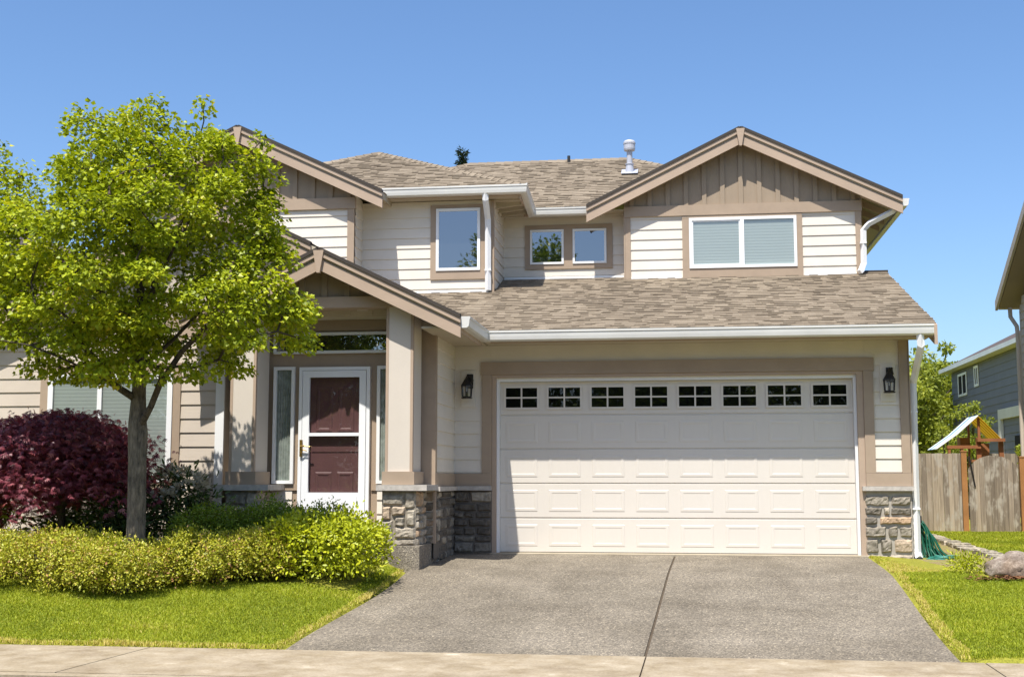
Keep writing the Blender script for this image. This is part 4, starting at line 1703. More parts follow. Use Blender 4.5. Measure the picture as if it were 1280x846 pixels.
for ci, c in enumerate(cl_pts + sprigs):
    c = np.array(c)
    small = ci >= len(cl_pts)
    n = 80 if small else int(rng.integers(250, 420))
    r_h = .13 if small else rng.uniform(.21, .33)
    r_v = .14 if small else r_h * rng.uniform(.5, .75)
    g = rng.normal(0, 1, (n, 3))
    g = unit(g) * (rng.random((n, 1)) ** .45)
    off = g * np.array([r_h, r_h, r_v])
    off[:, 2] -= .35 * (off[:, 0] ** 2 + off[:, 1] ** 2) / max(r_h, .1)
    P.append(c + off)
    out = c - np.array([TX, TY, 2.9])
    d = g * np.array([1, 1, .3]) + np.array([0, 0, -.45]) + .35 * unit(out[None])[0] + rng.normal(0, .35, (n, 3))
    D.append(d)
    SZ.append(rng.uniform(.032, .064, n))
    tone = rng.uniform(-.16, .16)
    RN.append(np.clip(rng.normal(.48 + tone, .22, n), 0, 1))
P, D, SZ, RN = map(np.concatenate, (P, D, SZ, RN))
leaves('crown', P, D, SZ, LEAF_MAPLE, M['leaf_tree'], tree, rnd=RN, jitter_n=.55)


# ---- shrubs
def shrub(name, loc, dims, n, size, tmpl, mat, label, cat, group=None, shell=.33, lumps=9, seed=1, upright=.5, flat=0, stem=True, flowers=0):
    """mounded shrub: leaves spread through lumps on a dome of half sizes dims standing on loc"""
    g = np.random.default_rng(seed)
    root = empty(name, loc, label, cat, group)
    rx, ry, rz = dims
    L = np.array(loc, float)
    cen, rad_ = [], []
    for k in range(lumps):
        a = g.uniform(0, 2 * np.pi)
        u = g.uniform(0.05, 1) ** .5
        h = g.uniform(.25, .95)
        q = np.array([np.cos(a) * u * rx * .72, np.sin(a) * u * ry * .72, rz * (.18 + .62 * h * math.sqrt(max(.05, 1 - u * u * .8)))])
        cen.append(q)
        rad_.append(g.uniform(.30, .46))
    cen = np.array(cen)
    P, D, UPV = [], [], []
    per = np.full(lumps, n * .62 / lumps).astype(int)
    for c, r_, m in zip(cen, rad_, per):
        v = unit(g.normal(0, 1, (m, 3)))
        rr = g.random((m, 1)) ** shell * (1 + .12 * np.sin(v[:, :1] * 9 + v[:, 1:2] * 7))
        P.append(c + v * rr * np.array([rx, ry, rz]) * r_)
        UPV.append(v + np.array([0, 0, .55]) + g.normal(0, .42, (m, 3)))
        D.append(g.normal(0, 1, (m, 3)) + v * .3 + np.array([0, 0, upright]))
    m = n - per.sum()
    v = unit(g.normal(0, 1, (m, 3)))
    v[:, 2] = np.abs(v[:, 2]) * 1.0 - .15
    wob = 1 + .10 * np.sin(v[:, :1] * 6 + seed) * np.cos(v[:, 1:2] * 5 + seed * 2) + .06 * np.sin(v[:, :1] * 17 + v[:, 2:3] * 13)
    rr = (.72 + .28 * g.random((m, 1)) ** shell) * wob
    if flat:
        v = np.sign(v) * np.abs(v) ** flat
    P.append(np.array([0, 0, rz * .38]) + v * rr * np.array([rx * .95, ry * .95, rz * .60]))
    UPV.append(v + np.array([0, 0, .55]) + g.normal(0, .42, (m, 3)))
    D.append(g.normal(0, 1, (m, 3)) + v * .3 + np.array([0, 0, upright]))
    UPV = np.concatenate(UPV)
    P, D = np.concatenate(P), np.concatenate(D)
    # leaves sit in sprigs of a dozen round a shoot tip: thin the points to tips, then dress each tip
    q = 11
    pick = g.permutation(len(P))[:len(P) // q]
    tip, upt = P[pick], unit(UPV[pick])
    tone = g.normal(0, .13, len(tip)) + .10 * np.sin(tip[:, 0] * 5 + seed) * np.cos(tip[:, 1] * 4)
    P = np.repeat(tip, q, 0) + g.normal(0, 1, (len(tip) * q, 3)) * size * .95
    UPV = np.repeat(upt, q, 0) * 1.2 + g.normal(0, .55, (len(tip) * q, 3))
    D = (P - np.repeat(tip, q, 0)) / size + np.repeat(upt, q, 0) * .35 + g.normal(0, .3, P.shape)
    keep = P[:, 2] > .0
    P, D, UPV = P[keep] + L, D[keep], UPV[keep]
    rn = np.clip(g.normal(.48, .16, len(P)) + np.repeat(tone, q)[keep], 0, 1)
    sz = g.uniform(size * .7, size * 1.25, len(P))
    leaves('foliage', P, D, sz, tmpl, M[mat], root, rnd=rn, gen=g, up=UPV)
    if stem:
        mb = MB()
        rs = random.Random(seed)
        for k in range(9):
            a = rs.uniform(0, 6.28)
            u = rs.uniform(.2, .75)
            p0 = Vector(loc) + Vector((math.cos(a) * .12 * rx, math.sin(a) * .12 * ry, -.05))
            p2 = Vector(loc) + Vector((math.cos(a) * u * rx, math.sin(a) * u * ry, rz * rs.uniform(.6, .85)))
            p1 = p0.lerp(p2, .5) + Vector((0, 0, .1 * rz))
            mb.tube([p0, p1, p2], [.014, .010, .005], 5, cap=False)
        mb.build('stems', M['bark_dark'], root)
    if flowers:
        FP, FD = [], []
        for k in range(flowers):
            a = g.uniform(0, 2 * np.pi)
            u = g.uniform(.2, .95)
            c = L + np.array([np.cos(a) * u * rx * .9, np.sin(a) * u * ry * .9 - .1 * ry, rz * (.45 + .55 * math.sqrt(max(.02, 1 - u * u)))])
            v = unit(g.normal(0, 1, (34, 3)))
            v[:, 2] = np.abs(v[:, 2]) - .2
            FP.append(c + v * .055)
            FD.append(v + g.normal(0, .3, (34, 3)))
        FP, FD = np.concatenate(FP), np.concatenate(FD)
        leaves('flowers', FP, FD, .062, LEAF_OVAL, M['petal'], root, gen=g)
    return root


def bed_z(x, y):
    return lawn_h(x, y) - .01


SPG = 'golden spirea mounds along the front of the bed'
sp = [(-4.95, -4.20, .58, .60, .60, 'golden spirea mound cut by the left edge of the picture'),
      (-4.10, -4.32, .62, .60, .62, 'golden spirea mound below the red maple, second from the left'),
      (-3.28, -4.62, .58, .50, .58, 'golden and bronze spirea mound right in front of the tree trunk'),
      (-2.56, -4.16, .54, .52, .60, 'golden spirea mound just right of the tree trunk'),
      (-1.98, -3.86, .42, .42, .58, 'partly shaded spirea mound beside the bright lime bush')]
for i, (x, y, rx, ry, rz, lb) in enumerate(sp):
    shrub('spirea', (x, y, bed_z(x, y)), (rx, ry, rz), 16500, .030, LEAF_OVAL, 'leaf_gold', lb, 'shrub', SPG, seed=40 + i, lumps=18, flat=.72)
x, y = -1.38, -3.62
shrub('lime_shrub', (x, y, bed_z(x, y)), (.70, .62, .69), 12000, .047, LEAF_OVAL, 'leaf_lime', 'bright lime-green rounded shrub at the edge of the driveway', 'shrub', seed=61, lumps=22, flat=.62)
BXG = 'clipped boxwood hedge behind the spireas'
for i, (x, y, rx, rz, lb) in enumerate([(-2.90, -3.05, .52, .72, 'dark green clipped boxwood beside the tree trunk'), (-2.25, -2.95, .52, .74, 'dark green clipped boxwood below the left stone pier'), (-1.66, -2.85, .46, .70, 'green clipped boxwood between the storm door and the lime shrub')]):
    shrub('boxwood', (x, y, bed_z(x, y) - .02), (rx, .48, rz), 11000, .032, LEAF_OVAL, 'leaf_box', lb, 'shrub', BXG, seed=71 + i, lumps=16, flat=.7)
x, y = -3.62, -2.35
shrub('rhododendron', (x, y, bed_z(x, y)), (.54, .45, 1.0), 1500, .10, LEAF_LONG, 'leaf_rhodo', 'rhododendron with cream flower heads under the front window', 'shrub', seed=81, lumps=10, flowers=30)
x, y = -4.25, -2.75
shrub('rhododendron', (x, y, bed_z(x, y)), (.50, .42, .82), 1500, .11, LEAF_LONG, 'leaf_rhodo', 'dark long-leaved shrub between the red maple and the tree trunk', 'shrub', seed=82, lumps=10)
x, y = -5.0, -2.5
shrub('rhododendron', (x, y, bed_z(x, y)), (.42, .36, .62), 900, .10, LEAF_LONG, 'leaf_rhodo', 'dark shrub hidden low behind the red maple trunk', 'shrub', seed=83, lumps=8)
x, y = -5.95, -2.7
shrub('rhododendron', (x, y, bed_z(x, y)), (.42, .42, .85), 1100, .09, LEAF_LONG, 'leaf_box', 'green shrub at the left edge under the red maple', 'shrub', seed=84, lumps=8)

# ---- cut-leaf red maple
MX, MY = -4.86, -2.95
jm_ = empty('red_maple', (MX, MY, bed_z(MX, MY)), 'dome-shaped dark red Japanese maple in front of the window', 'tree')
g = np.random.default_rng(5)
P, D = [], []
nb = 58
tips = []
for k in range(nb):
    a = 2 * np.pi * k * .618
    u = math.sqrt((k + .5) / nb)
    px_, py_ = MX + np.cos(a) * u * .86 - .10, MY + np.sin(a) * u * .82
    top = 1.80 - .42 * u ** 2.2 - (.10 if np.cos(a) < 0 else 0) * u + g.uniform(-.06, .05)
    tips.append((px_, py_, top))
    # weeping curtain from the top of each lump outward and down
    n = 400
    t = g.random(n)
    drop = t ** 1.4 * (.30 + .85 * u)
    sp_ = .19 + .10 * t
    q = np.stack([px_ + g.normal(0, 1, n) * sp_ + np.cos(a) * .16 * t * u, py_ + g.normal(0, 1, n) * sp_ + np.sin(a) * .14 * t * u, top - drop + g.normal(0, .03, n)], 1)
    P.append(q)
    d = np.stack([np.cos(a) * u + g.normal(0, .55, n), np.sin(a) * u + g.normal(0, .55, n), -.75 + g.normal(0, .25, n)], 1)
    D.append(d)
P, D = np.concatenate(P), np.concatenate(D)
k_ = P[:, 2] > .74 - .25 * np.clip(-(P[:, 0] - MX), 0, 1) + .13 * np.sin(P[:, 0] * 7) + .08 * np.sin(P[:, 0] * 19 + P[:, 1] * 9)
P, D = P[k_], D[k_]
leaves('crown', P, D, g.uniform(.045, .085, len(P)), LEAF_CUT, M['leaf_red'], jm_, gen=g, rnd=np.clip(g.normal(.48, .26, len(P)), 0, 1), jitter_n=.5)
mb = MB()
zb = bed_z(MX, MY)
mb.tube([(MX - .02, MY, zb - .05), (MX, MY, zb + .25), (MX + .03, MY, zb + .5), (MX - .01, MY, .95)], [.062, .052, .046, .042], 9)
for i, tp in enumerate(tips[::2]):
    tp = Vector(tp)
    s0 = Vector((MX + .01, MY, random.uniform(.55, .95)))
    m1 = s0.lerp(tp, .55) + Vector((0, 0, .14))
    mb.tube([s0, m1, tp], [.022, .013, .005], 5, cap=False)
mb.build('trunk', M['bark_dark'], jm_, smooth=True)


# ---- grass
def grass(name, region, n, hmin, hmax, wdt, seed, dense=None, clip=None):
    g = np.random.default_rng(seed)
    xs_, ys_ = [], []
    x0, x1, y0, y1 = region
    pts = []
    while len(pts) < n:
        x = g.uniform(x0, x1, n)
        y = g.uniform(y0, y1, n)
        for a, b in zip(x, y):
            if clip(a, b):
                pts.append((a, b))
                if len(pts) >= n:
                    break
    A = np.array(pts)
    z = np.array([lawn_h(a, b) for a, b in pts])
    P = np.column_stack([A, z - .004])
    patch = np.array([noise.noise(Vector((a * 1.1, b * 1.1, seed))) + .6 * noise.noise(Vector((a * 3.4, b * 3.4, seed + 4))) for a, b in pts])
    h = g.uniform(hmin, hmax, n) * (1 + .35 * patch)
    ang = g.uniform(0, 2 * np.pi, n)
    lean = g.uniform(.15, .75, n)
    S = np.column_stack([np.cos(ang), np.sin(ang), np.zeros(n)]) * (wdt * g.uniform(.7, 1.3, n))[:, None]
    la = g.uniform(0, 2 * np.pi, n)
    Ld = np.column_stack([np.cos(la), np.sin(la), np.zeros(n)])
    m = P + Ld * (h * lean * .35)[:, None] + np.array([0, 0, 1.0]) * (h * .6)[:, None]
    tip = P + Ld * (h * lean)[:, None] + np.array([0, 0, 1.0]) * (h * (1 - .3 * lean))[:, None]
    V = np.stack([P - S, P + S, m + S * .7, tip, m - S * .7], 1).reshape(-1, 3)
    F = (np.array([[0, 1, 2, 4], [4, 2, 3, 3]])[None] + (np.arange(n) * 5)[:, None, None]).reshape(-1, 4)
    quads = F[0::2]
    tris = F[1::2][:, :3]
    rn = np.clip(g.normal(.42, .2, n) + .30 * patch, 0, 1)
    edge = np.array([1.0 if dense and dense(a, b) else 0 for a, b in pts])
    rn = np.clip(rn + edge * g.uniform(.25, .8, n), 0, 1)
    me = bpy.data.meshes.new(name)
    me.vertices.add(len(V))
    me.vertices.foreach_set('co', V.astype(np.float32).ravel())
    nl = quads.size + tris.size
    me.loops.add(nl)
    me.loops.foreach_set('vertex_index', np.concatenate([quads.ravel(), tris.ravel()]).astype(np.int32))
    me.polygons.add(2 * n)
    me.polygons.foreach_set('loop_start', np.concatenate([np.arange(0, quads.size, 4), quads.size + np.arange(0, tris.size, 3)]).astype(np.int32))
    me.update(calc_edges=True)
    a = me.attributes.new('rnd', 'FLOAT', 'FACE')
    a.data.foreach_set('value', np.concatenate([rn, rn]).astype(np.float32))
    me.materials.append(M['grass'])
    o = bpy.data.objects.new(name, me)
    col.objects.link(o)
    return tag(o, kind='stuff')


def left_clip(x, y):
    w = .05 * noise.noise(Vector((x * 4, y * 4, 2)))
    return y > -6.62 + w and x < drive_left(y) - .03 + w and not (y > -4.1 and x < -1.0)


def left_edge(x, y):
    return y < -6.52 + .06 * noise.noise(Vector((x * 3, 0, 5))) or x > drive_left(y) - .11 + .07 * noise.noise(Vector((y * 3, 0, 7)))


grass('lawn_grass', (-5.9, -.6, -6.65, -2.3), 150000, .022, .042, .0036, 3, left_edge, left_clip)


BEDC = [(6.2 + (a - 6.2) * .955 + .04 * math.sin(9 * b), (b) * .955 + .05 * math.sin(11 * a)) for a, b in BED]


def right_clip(x, y):
    w = .06 * noise.noise(Vector((x * 4, y * 4, 2)))
    if not (x > drive_right(y) + .03 + w and y > -6.52 + w):
        return False
    if x > 5.55 and y > -.3:
        return False
    return not inside(BEDC, x, y) and not (x > 6.5 and y > -2.2)


def right_edge(x, y):
    return x < drive_right(y) + .13 + .07 * noise.noise(Vector((y * 3, 0, 7))) or y > -2.1 and x < 5.5


grass('lawn_grass', (4.7, 7.6, -6.6, -.2), 125000, .022, .042, .0036, 4, right_edge, right_clip)
grass('lawn_grass', (6.6, 9.2, -1.6, 6.0), 80000, .03, .05, .006, 6, None, lambda x, y: x > 6.84 + max(0, -y) * .3 and y < 6.05)

# ---- small plant, boulder and hose by the downspout
shrub('low_shrub', (5.80, -2.02, lawn_h(5.8, -2.02) + .0), (.24, .20, .19), 900, .045, LEAF_LONG, 'leaf_lime', 'low yellow-green plant in the dry bed by the downspout', 'plant', seed=91, lumps=7, stem=False)


def boulder(loc, dims, label, seed):
    b = bmesh_ico(4)
    V = []
    for v in b[0]:
        v = Vector(v)
        n1 = noise.noise(v * 1.3 + Vector((seed, 0, 0)))
        n2 = noise.noise(v * 3.5 + Vector((0, seed, 0)))
        n3 = noise.noise(v * 9 + Vector((0, 0, seed)))
        f_ = 1 + .20 * n1 + .13 * n2 + .05 * n3
        q = Vector((v.x * f_ * (1 - .12 * v.z), v.y * f_, max(-.5, v.z * f_ * (.80 - .20 * v.x * v.x))))
        V.append((loc[0] + q.x * dims[0], loc[1] + q.y * dims[1], loc[2] + q.z * dims[2]))
    mb = MB()
    mb.v = V
    mb.f = b[1]
    mb.uv = [None] * len(b[1])
    mb.r = [.5] * len(b[1])
    o = mb.build('boulder', M['boulder'], smooth=True)
    return tag(o, label, 'boulder')


def bmesh_ico(sub):
    import bmesh
    bm2 = bmesh.new()
    bmesh.ops.create_icosphere(bm2, subdivisions=sub, radius=1)
    vs = [tuple(v.co) for v in bm2.verts]
    fs = [tuple(v.index for v in f.verts) for f in bm2.faces]
    bm2.free()
    return vs, fs


boulder((6.30, -2.20, lawn_h(6.30, -2.2) + .06), (.33, .30, .25), 'rough grey-brown boulder at the edge of the right lawn', 3.3)
lm = MB()
rl = random.Random(9)
for k in range(240):
    x, y = rl.gauss(6.25, .28), rl.gauss(-2.62, .07)
    z = lawn_h(x, y) + .02 + rl.random() * .02
    a = rl.uniform(0, 6.28)
    s_ = rl.uniform(.018, .035)
    c_, sn = math.cos(a) * s_, math.sin(a) * s_
    lm.face([(x - c_, y - sn, z), (x + sn, y - c_, z + .01), (x + c_, y + sn, z + .004), (x - sn, y + c_, z + .012)])
tag(lm.build('leaf_litter', M['deadleaf']), kind='stuff')

hose = empty('garden_hose', (5.80, .35, -.07), 'tangled green garden hose hanging beside the white downspout', 'hose')
rh = random.Random(4)
hm = MB()
pts = []
for k in range(9):
    top = Vector((5.70 + rh.uniform(-.02, .03), .34 + rh.uniform(-.05, .05), .46 - .012 * k + rh.uniform(-.02, .02)))
    bx = 5.80 + .032 * k + rh.uniform(-.02, .02)
    bot = Vector((bx, .28 + rh.uniform(-.12, .10), -.045 + rh.uniform(0, .04)))
    pts += [top, top.lerp(bot, .33) + Vector((.035, 0, .02)), top.lerp(bot, .7) + Vector((.01, rh.uniform(-.02, .02), -.02)), bot, bot + Vector((-.07, rh.uniform(-.05, .05), .0)), top.lerp(bot, .55) + Vector((-.05, .05, -.03))]


def spline(pts, n=6):
    out = []
    for i in range(len(pts) - 1):
        p0, p1, p2, p3 = pts[max(i - 1, 0)], pts[i], pts[i + 1], pts[min(i + 2, len(pts) - 1)]
        for k in range(n):
            t = k / n
            out.append(.5 * ((2 * p1) + (p2 - p0) * t + (2 * p0 - 5 * p1 + 4 * p2 - p3) * t * t + (3 * p1 - p0 - 3 * p2 + p3) * t ** 3))
    return out + [pts[-1]]


hm.tube(spline([Vector(p) for p in pts]), .012, 7)
hm.build('coil', M['rubber'], hose, smooth=True)
hm = MB()
pts = []
for k in range(5):
    a0 = k * 2.1
    for q in range(8):
        a = a0 + q * .785
        pts.append(Vector((5.84 + .16 * math.cos(a) + rh.uniform(-.015, .015) + .03 * k, .02 + .13 * math.sin(a), -.055 + .012 * k + rh.uniform(0, .015))))
hm.tube(spline(pts, 4), .011, 7)
hm.build('loose_loop', M['teal'], hose, smooth=True)
hm = MB()
hm.box(5.56, 5.72, .30, .38, .43, .47)
hm.box(5.70, 5.72, .28, .40, .43, .52)
hm.build('hanger', M['black'], hose)

# ================================================================== FENCE, GATE
FY = 6.2


def picket_run(x0, x1, zb, topf, y, seed, wd=.093):
    mb = MB()
    r_ = random.Random(seed)
    x = x0
    while x < x1 - .02:
        w_ = min(wd * r_.uniform(.92, 1.08), x1 - x)
        a, b = x + .002, x + w_ - .003
        d = r_.uniform(0, .006)
        za, zb_ = topf(a) + r_.uniform(-.006, .006), topf(b) + r_.uniform(-.006, .006)
        q = [(a, y - d, zb), (b, y - d, zb), (b, y - d, zb_), (a, y - d, za)]
        n0 = len(mb.r)
        mb.prism(q, (0, 0, 0), (0, .02, 0))
        rv = r_.random()
        for k in range(n0, len(mb.r)):
            mb.r[k] = rv
        x += w_
    return mb


fence = empty('wooden_fence', (7.1, FY, .05), 'weathered grey cedar fence panel between the house and the gate', 'fence')
picket_run(5.58, 7.50, .03, lambda x: 1.475, FY, 2).build('panel', M['pickets'], fence, attr=True)
for k, (xa, xb, zt) in enumerate(((7.505, 7.60, 1.50), (8.505, 8.62, 1.40))):
    p = MB()
    p.box(xa, xb, FY - .02, FY + .075, -.05, zt)
    p.box(xa - .008, xb + .008, FY - .028, FY + .083, zt, zt + .02)
    p.build('post', M['postwood'], fence)
r_ = MB()
r_.box(5.58, 7.5, FY + .021, FY + .06, .25, .34)
r_.box(5.58, 7.5, FY + .021, FY + .06, 1.2, 1.29)
r_.build('rail', M['postwood'], fence)
gate = empty('fence_gate', (8.05, FY, .1), 'arched weathered cedar gate between two orange posts', 'gate')
gc, gr = 8.05, .43
gt = lambda x: 1.05 + .385 * math.sqrt(max(0, 1 - ((x - gc) / (gr + .03)) ** 2))
picket_run(gc - gr, gc + gr, .08, gt, FY - .01, 6).build('panel', M['pickets'], gate, attr=True)
p = MB()
p.prism([(7.63, FY, 1.40), (7.655, FY, 1.42), (7.74, FY, .88), (7.715, FY, .87)], (0, -.03, 0), (0, -.01, 0))
p.box(7.66, 8.46, FY + .02, FY + .06, .3, .39)
p.box(7.66, 8.46, FY + .02, FY + .06, 1.0, 1.09)
p.build('brace', M['black'], gate)
rf = tag(picket_run(9.0, 14.5, -.1, lambda x: 1.62, 13.5, 9, .12).build('rear_fence', M['pickets'], attr=True), 'lighter cedar fence far behind the gate', 'fence')

# ================================================================== PLAYSET
PY = 10.5
play = empty('playset', (9.0, PY, 0), 'redwood backyard playset with a yellow and a striped blue tarp roof', 'playset')


def pp(px_, py_):
    """metres on the playset plane from a fine layout table"""
    return px_, py_


k1 = (PY + 17.196) / (16 + 17.196)


def S16(x, z):
    # layout measured at 16 m behind the garage, brought to the playset's own distance at true size
    return 2.5708 + (x - 2.5708) * k1, .9944 + (z - .9944) * k1


ax, az = S16(9.906, 2.599)
lx, lz = S16(8.87, 1.768)
rx_, rz_ = S16(10.46, 2.0)
b = MB()
for q in ((-.55), (.25)):
    pass
for k in range(5):
    ya = PY - .5 + k * .22
    b = MB()
    b.prism([(ax, ya, az), (ax, ya + .17, az), (rx_, ya + .17, rz_), (rx_, ya, rz_)], (0, 0, 0), (0, 0, -.012))
    b.build('yellow_roof', M['yellow'], play)
strip = [M['white'], None]
blue = paint('tarp_blue', (.16, .34, .60), .5, .05, 5)
cyan = paint('tarp_cyan', (.45, .68, .72), .5, .05, 5)
for i, mm in enumerate((M['white'], cyan, M['white'], blue, M['white'])):
    b = MB()
    ya, yb = PY - .5 + i * .2, PY - .5 + (i + 1) * .2 - .002
    dz = -.03 * math.sin(i * 1.3)
    b.prism([(lx, ya, lz), (lx, yb, lz), ((lx + ax) / 2, yb, (lz + az) / 2 - .04), ((lx + ax) / 2, ya, (lz + az) / 2 - .04)], (0, 0, 0), (0, 0, .012))
    b.prism([((lx + ax) / 2, ya, (lz + az) / 2 - .04), ((lx + ax) / 2, yb, (lz + az) / 2 - .04), (ax, yb, az), (ax, ya, az)], (0, 0, 0), (0, 0, .012))
    b.build('striped_roof', mm, play)
wood = []


def beam(x0, z0, x1, z1, y0, y1, name='beam'):
    a, c = S16(x0, z0)
    d, e = S16(x1, z1)
    m_ = MB()
    m_.box(a, d, y0, y1, c, e)
    m_.build(name, M['redwood'], play)


beam(9.12, 1.78, 9.93, 1.86, PY - .55, PY - .45)
beam(9.84, 1.95, 10.50, 2.03, PY - .60, PY - .50)
for x in (9.84, 10.38):
    a, c = S16(x, 2.05 if x < 10 else 1.95)
    m_ = MB()
    m_.box(a, a + .09, PY - .49, PY - .40, -.1, c)
    m_.build('post', M['redwood'], play)
a, c = S16(9.86, 2.55)
m_ = MB()
m_.box(a + .02, a + .06, PY + .45, PY + .5, 0, c)
m_.build('post', M['redwood'], play)
m_ = MB()
a, c = S16(9.93, 2.55)
m_.box(a - .02, a + .03, PY - .40, PY - .35, 1.6, c)
m_.build('post', M['redwood'], play)
beam(10.05, 1.2, 10.36, 1.93, PY + .3, PY + .34, 'wall_board')
beam(9.62, 1.86, 9.86, 2.08, PY + .2, PY + .5, 'wall_board')
for x in (9.14, 9.45):
    beam(x, .5, x + .06, 1.78, PY - .54, PY - .46, 'post')
beam(9.66, 1.44, 9.98, 1.50, PY - .7, PY - .5)

# ================================================================== NEIGHBOURS
nb = empty('neighbour_house', (11.5, 3, 0), 'tan neighbouring house with a steep eave at the right edge', 'house')
NX = 8.845
w = MB()
for k in range(48):
    z0 = -.1 + k * .15
    if z0 < 4.15:
        y1 = 7.0
    else:
        y1 = 7.0 - (z0 - 4.15) / .62
    lap(w, 'x', NX, -1.0 + max(0, (z0 - 4.15) / .62), y1, z0, z0 + .15, exp=.15, origin=-.1, side=-1)
w.build('wall', M['nb_tan'], nb)
w = MB()
w.box(NX + .01, 14, -1, 6.99, -.2, 4.2)
w.build('wall', M['nb_tan'], nb)
r2 = MB()
# roof slope rising toward the street from the rear eave
r2.prism([(8.53, 7.30, 4.27), (14, 7.30, 4.27), (14, 3.0, 6.94), (8.53, 3.0, 6.94)], (0, 0, 0), (0, 0, .12))
r2.prism([(8.53, -1.30, 4.27), (14, -1.30, 4.27), (14, 3.0, 6.94), (8.53, 3.0, 6.94)], (0, 0, 0), (0, 0, .12))
r2.build('roof', M['nb_brown'], nb)
r2 = MB()
r2.prism([(8.54, 7.28, 4.26), (14, 7.28, 4.26), (14, 3.0, 6.92), (8.54, 3.0, 6.92)], (0, 0, -.03), (0, 0, .002))
r2.build('soffit', M['batten'], nb)
r2 = MB()
r2.prism([(8.48, 7.33, 4.19), (8.48, 3.0, 6.875), (8.48, 3.0, 7.05), (8.48, 7.33, 4.365)], (0, 0, 0), (.045, 0, 0))
r2.prism([(8.48, -1.33, 4.19), (8.48, 2.998, 6.875), (8.48, 2.998, 7.05), (8.48, -1.33, 4.365)], (0, 0, 0), (.045, 0, 0))
r2.build('barge_board', M['nb_fascia'], nb)
r2 = MB()
r2.tube([(8.74, 7.30, 4.26), (8.74, 7.28, 4.06), (8.80, 7.10, 3.86), (8.80, 7.06, 3.7), (8.80, 7.06, 0)], .04, 8)
r2.build('downspout', M['nb_fascia'], nb)
r2 = MB()
r2.tube([(8.55, 7.36, 4.27), (14, 7.36, 4.27)], .06, 8)
r2.build('gutter', M['nb_fascia'], nb)
r2 = MB()
r2.box(NX - .012, NX + .02, 6.93, 7.02, 0, 4.15)
r2.build('corner_board', M['nb_tan'], nb)

ln = empty('neighbour_house', (-14, 6, 0), 'brown neighbouring house glimpsed behind the tree at the left', 'house')
w = MB()
lap(w, 'x', -9.9, -2, 14, -.1, 5.0, exp=.18, side=1)
w.box(-16, -9.91, -2, 14, -.2, 5.0)
w.build('wall', M['nb_brown'], ln)
w = MB()
w.prism([(-9.25, -2.4, 5.0), (-9.25, 14.4, 5.0), (-13, 14.4, 6.8), (-13, -2.4, 6.8)], (0, 0, 0), (0, 0, .1))
w.prism([(-16.7, -2.4, 5.0), (-16.7, 14.4, 5.0), (-13, 14.4, 6.8), (-13, -2.4, 6.8)], (0, 0, 0), (0, 0, .1))
w.build('roof', M['nb_brown'], ln)
w = MB()
w.box(-9.28, -9.22, -2.4, 14.4, 4.88, 5.14)
w.build('fascia', M['nb_fascia'], ln)

gh = empty('neighbour_house', (15.5, 25, 0), 'blue-grey house with white-framed windows beyond the back fence', 'house')
GX = 12.324
w = MB()
lap(w, 'x', GX, 17, 30, -.2, 4.86, exp=.24, t=.02, side=-1)
w.box(GX + .01, 20, 17, 30, -.3, 4.9)
w.build('wall', M['nb_grey'], gh)
w = MB()
w.prism([(11.99, 16.4, 4.92), (11.99, 30.5, 4.92), (16.2, 30.5, 7.0), (16.2, 16.4, 7.0)], (0, 0, 0), (0, 0, .1))
w.prism([(20.4, 16.4, 4.92), (20.4, 30.5, 4.92), (16.2, 30.5, 7.0), (16.2, 16.4, 7.0)], (0, 0, 0), (0, 0, .1))
w.build('roof', M['nb_brown'], gh)
w = MB()
w.box(11.96, 12.02, 16.4, 30.5, 4.88, 5.02)
w.box(12.02, 12.32, 16.4, 30.5, 4.88, 4.90)
w.build('fascia', M['gutter'], gh)
for (y0, y1, z0, z1) in ((27.5, 28.85, 3.92, 4.72), (25.75, 26.35, 4.10, 4.79)):
    w = MB()
    for q in ((y0, y1, z0, z0 + .08), (y0, y1, z1 - .08, z1), (y0, y0 + .08, z0 + .08, z1 - .08), (y1 - .08, y1, z0 + .08, z1 - .08), ((y0 + y1) / 2 - .03, (y0 + y1) / 2 + .03, z0 + .08, z1 - .08)):
        w.box(GX - .05, GX - .025, q[0], q[1], q[2], q[3])
    o = w.build('window', M['white'], gh)
    w = MB()
    w.face([(GX - .03, y0 + .08, z0 + .08), (GX - .03, y1 - .08, z0 + .08), (GX - .03, y1 - .08, z1 - .08), (GX - .03, y0 + .08, z1 - .08)])
    w.build('pane', M['dark_room'], o)
w = MB()
w.box(GX - .12, GX - .022, 20.2, 23.05, 2.85, 3.15)
w.box(GX - .12, GX - .022, 22.8, 23.05, 0, 2.85)
w.build('door_surround', M['gutter'], gh)
w = MB()
w.box(GX - .06, GX - .022, 20.2, 21.4, 0, 2.3)
w.build('door', M['dark_room'], gh)
w = MB()
for y in (18.5, 22.5):
    w.tube([(13.0, y, 5.2), (13.0, y, 5.75)], .05, 8)
w.build('vent_pipe', M['lead'], gh)


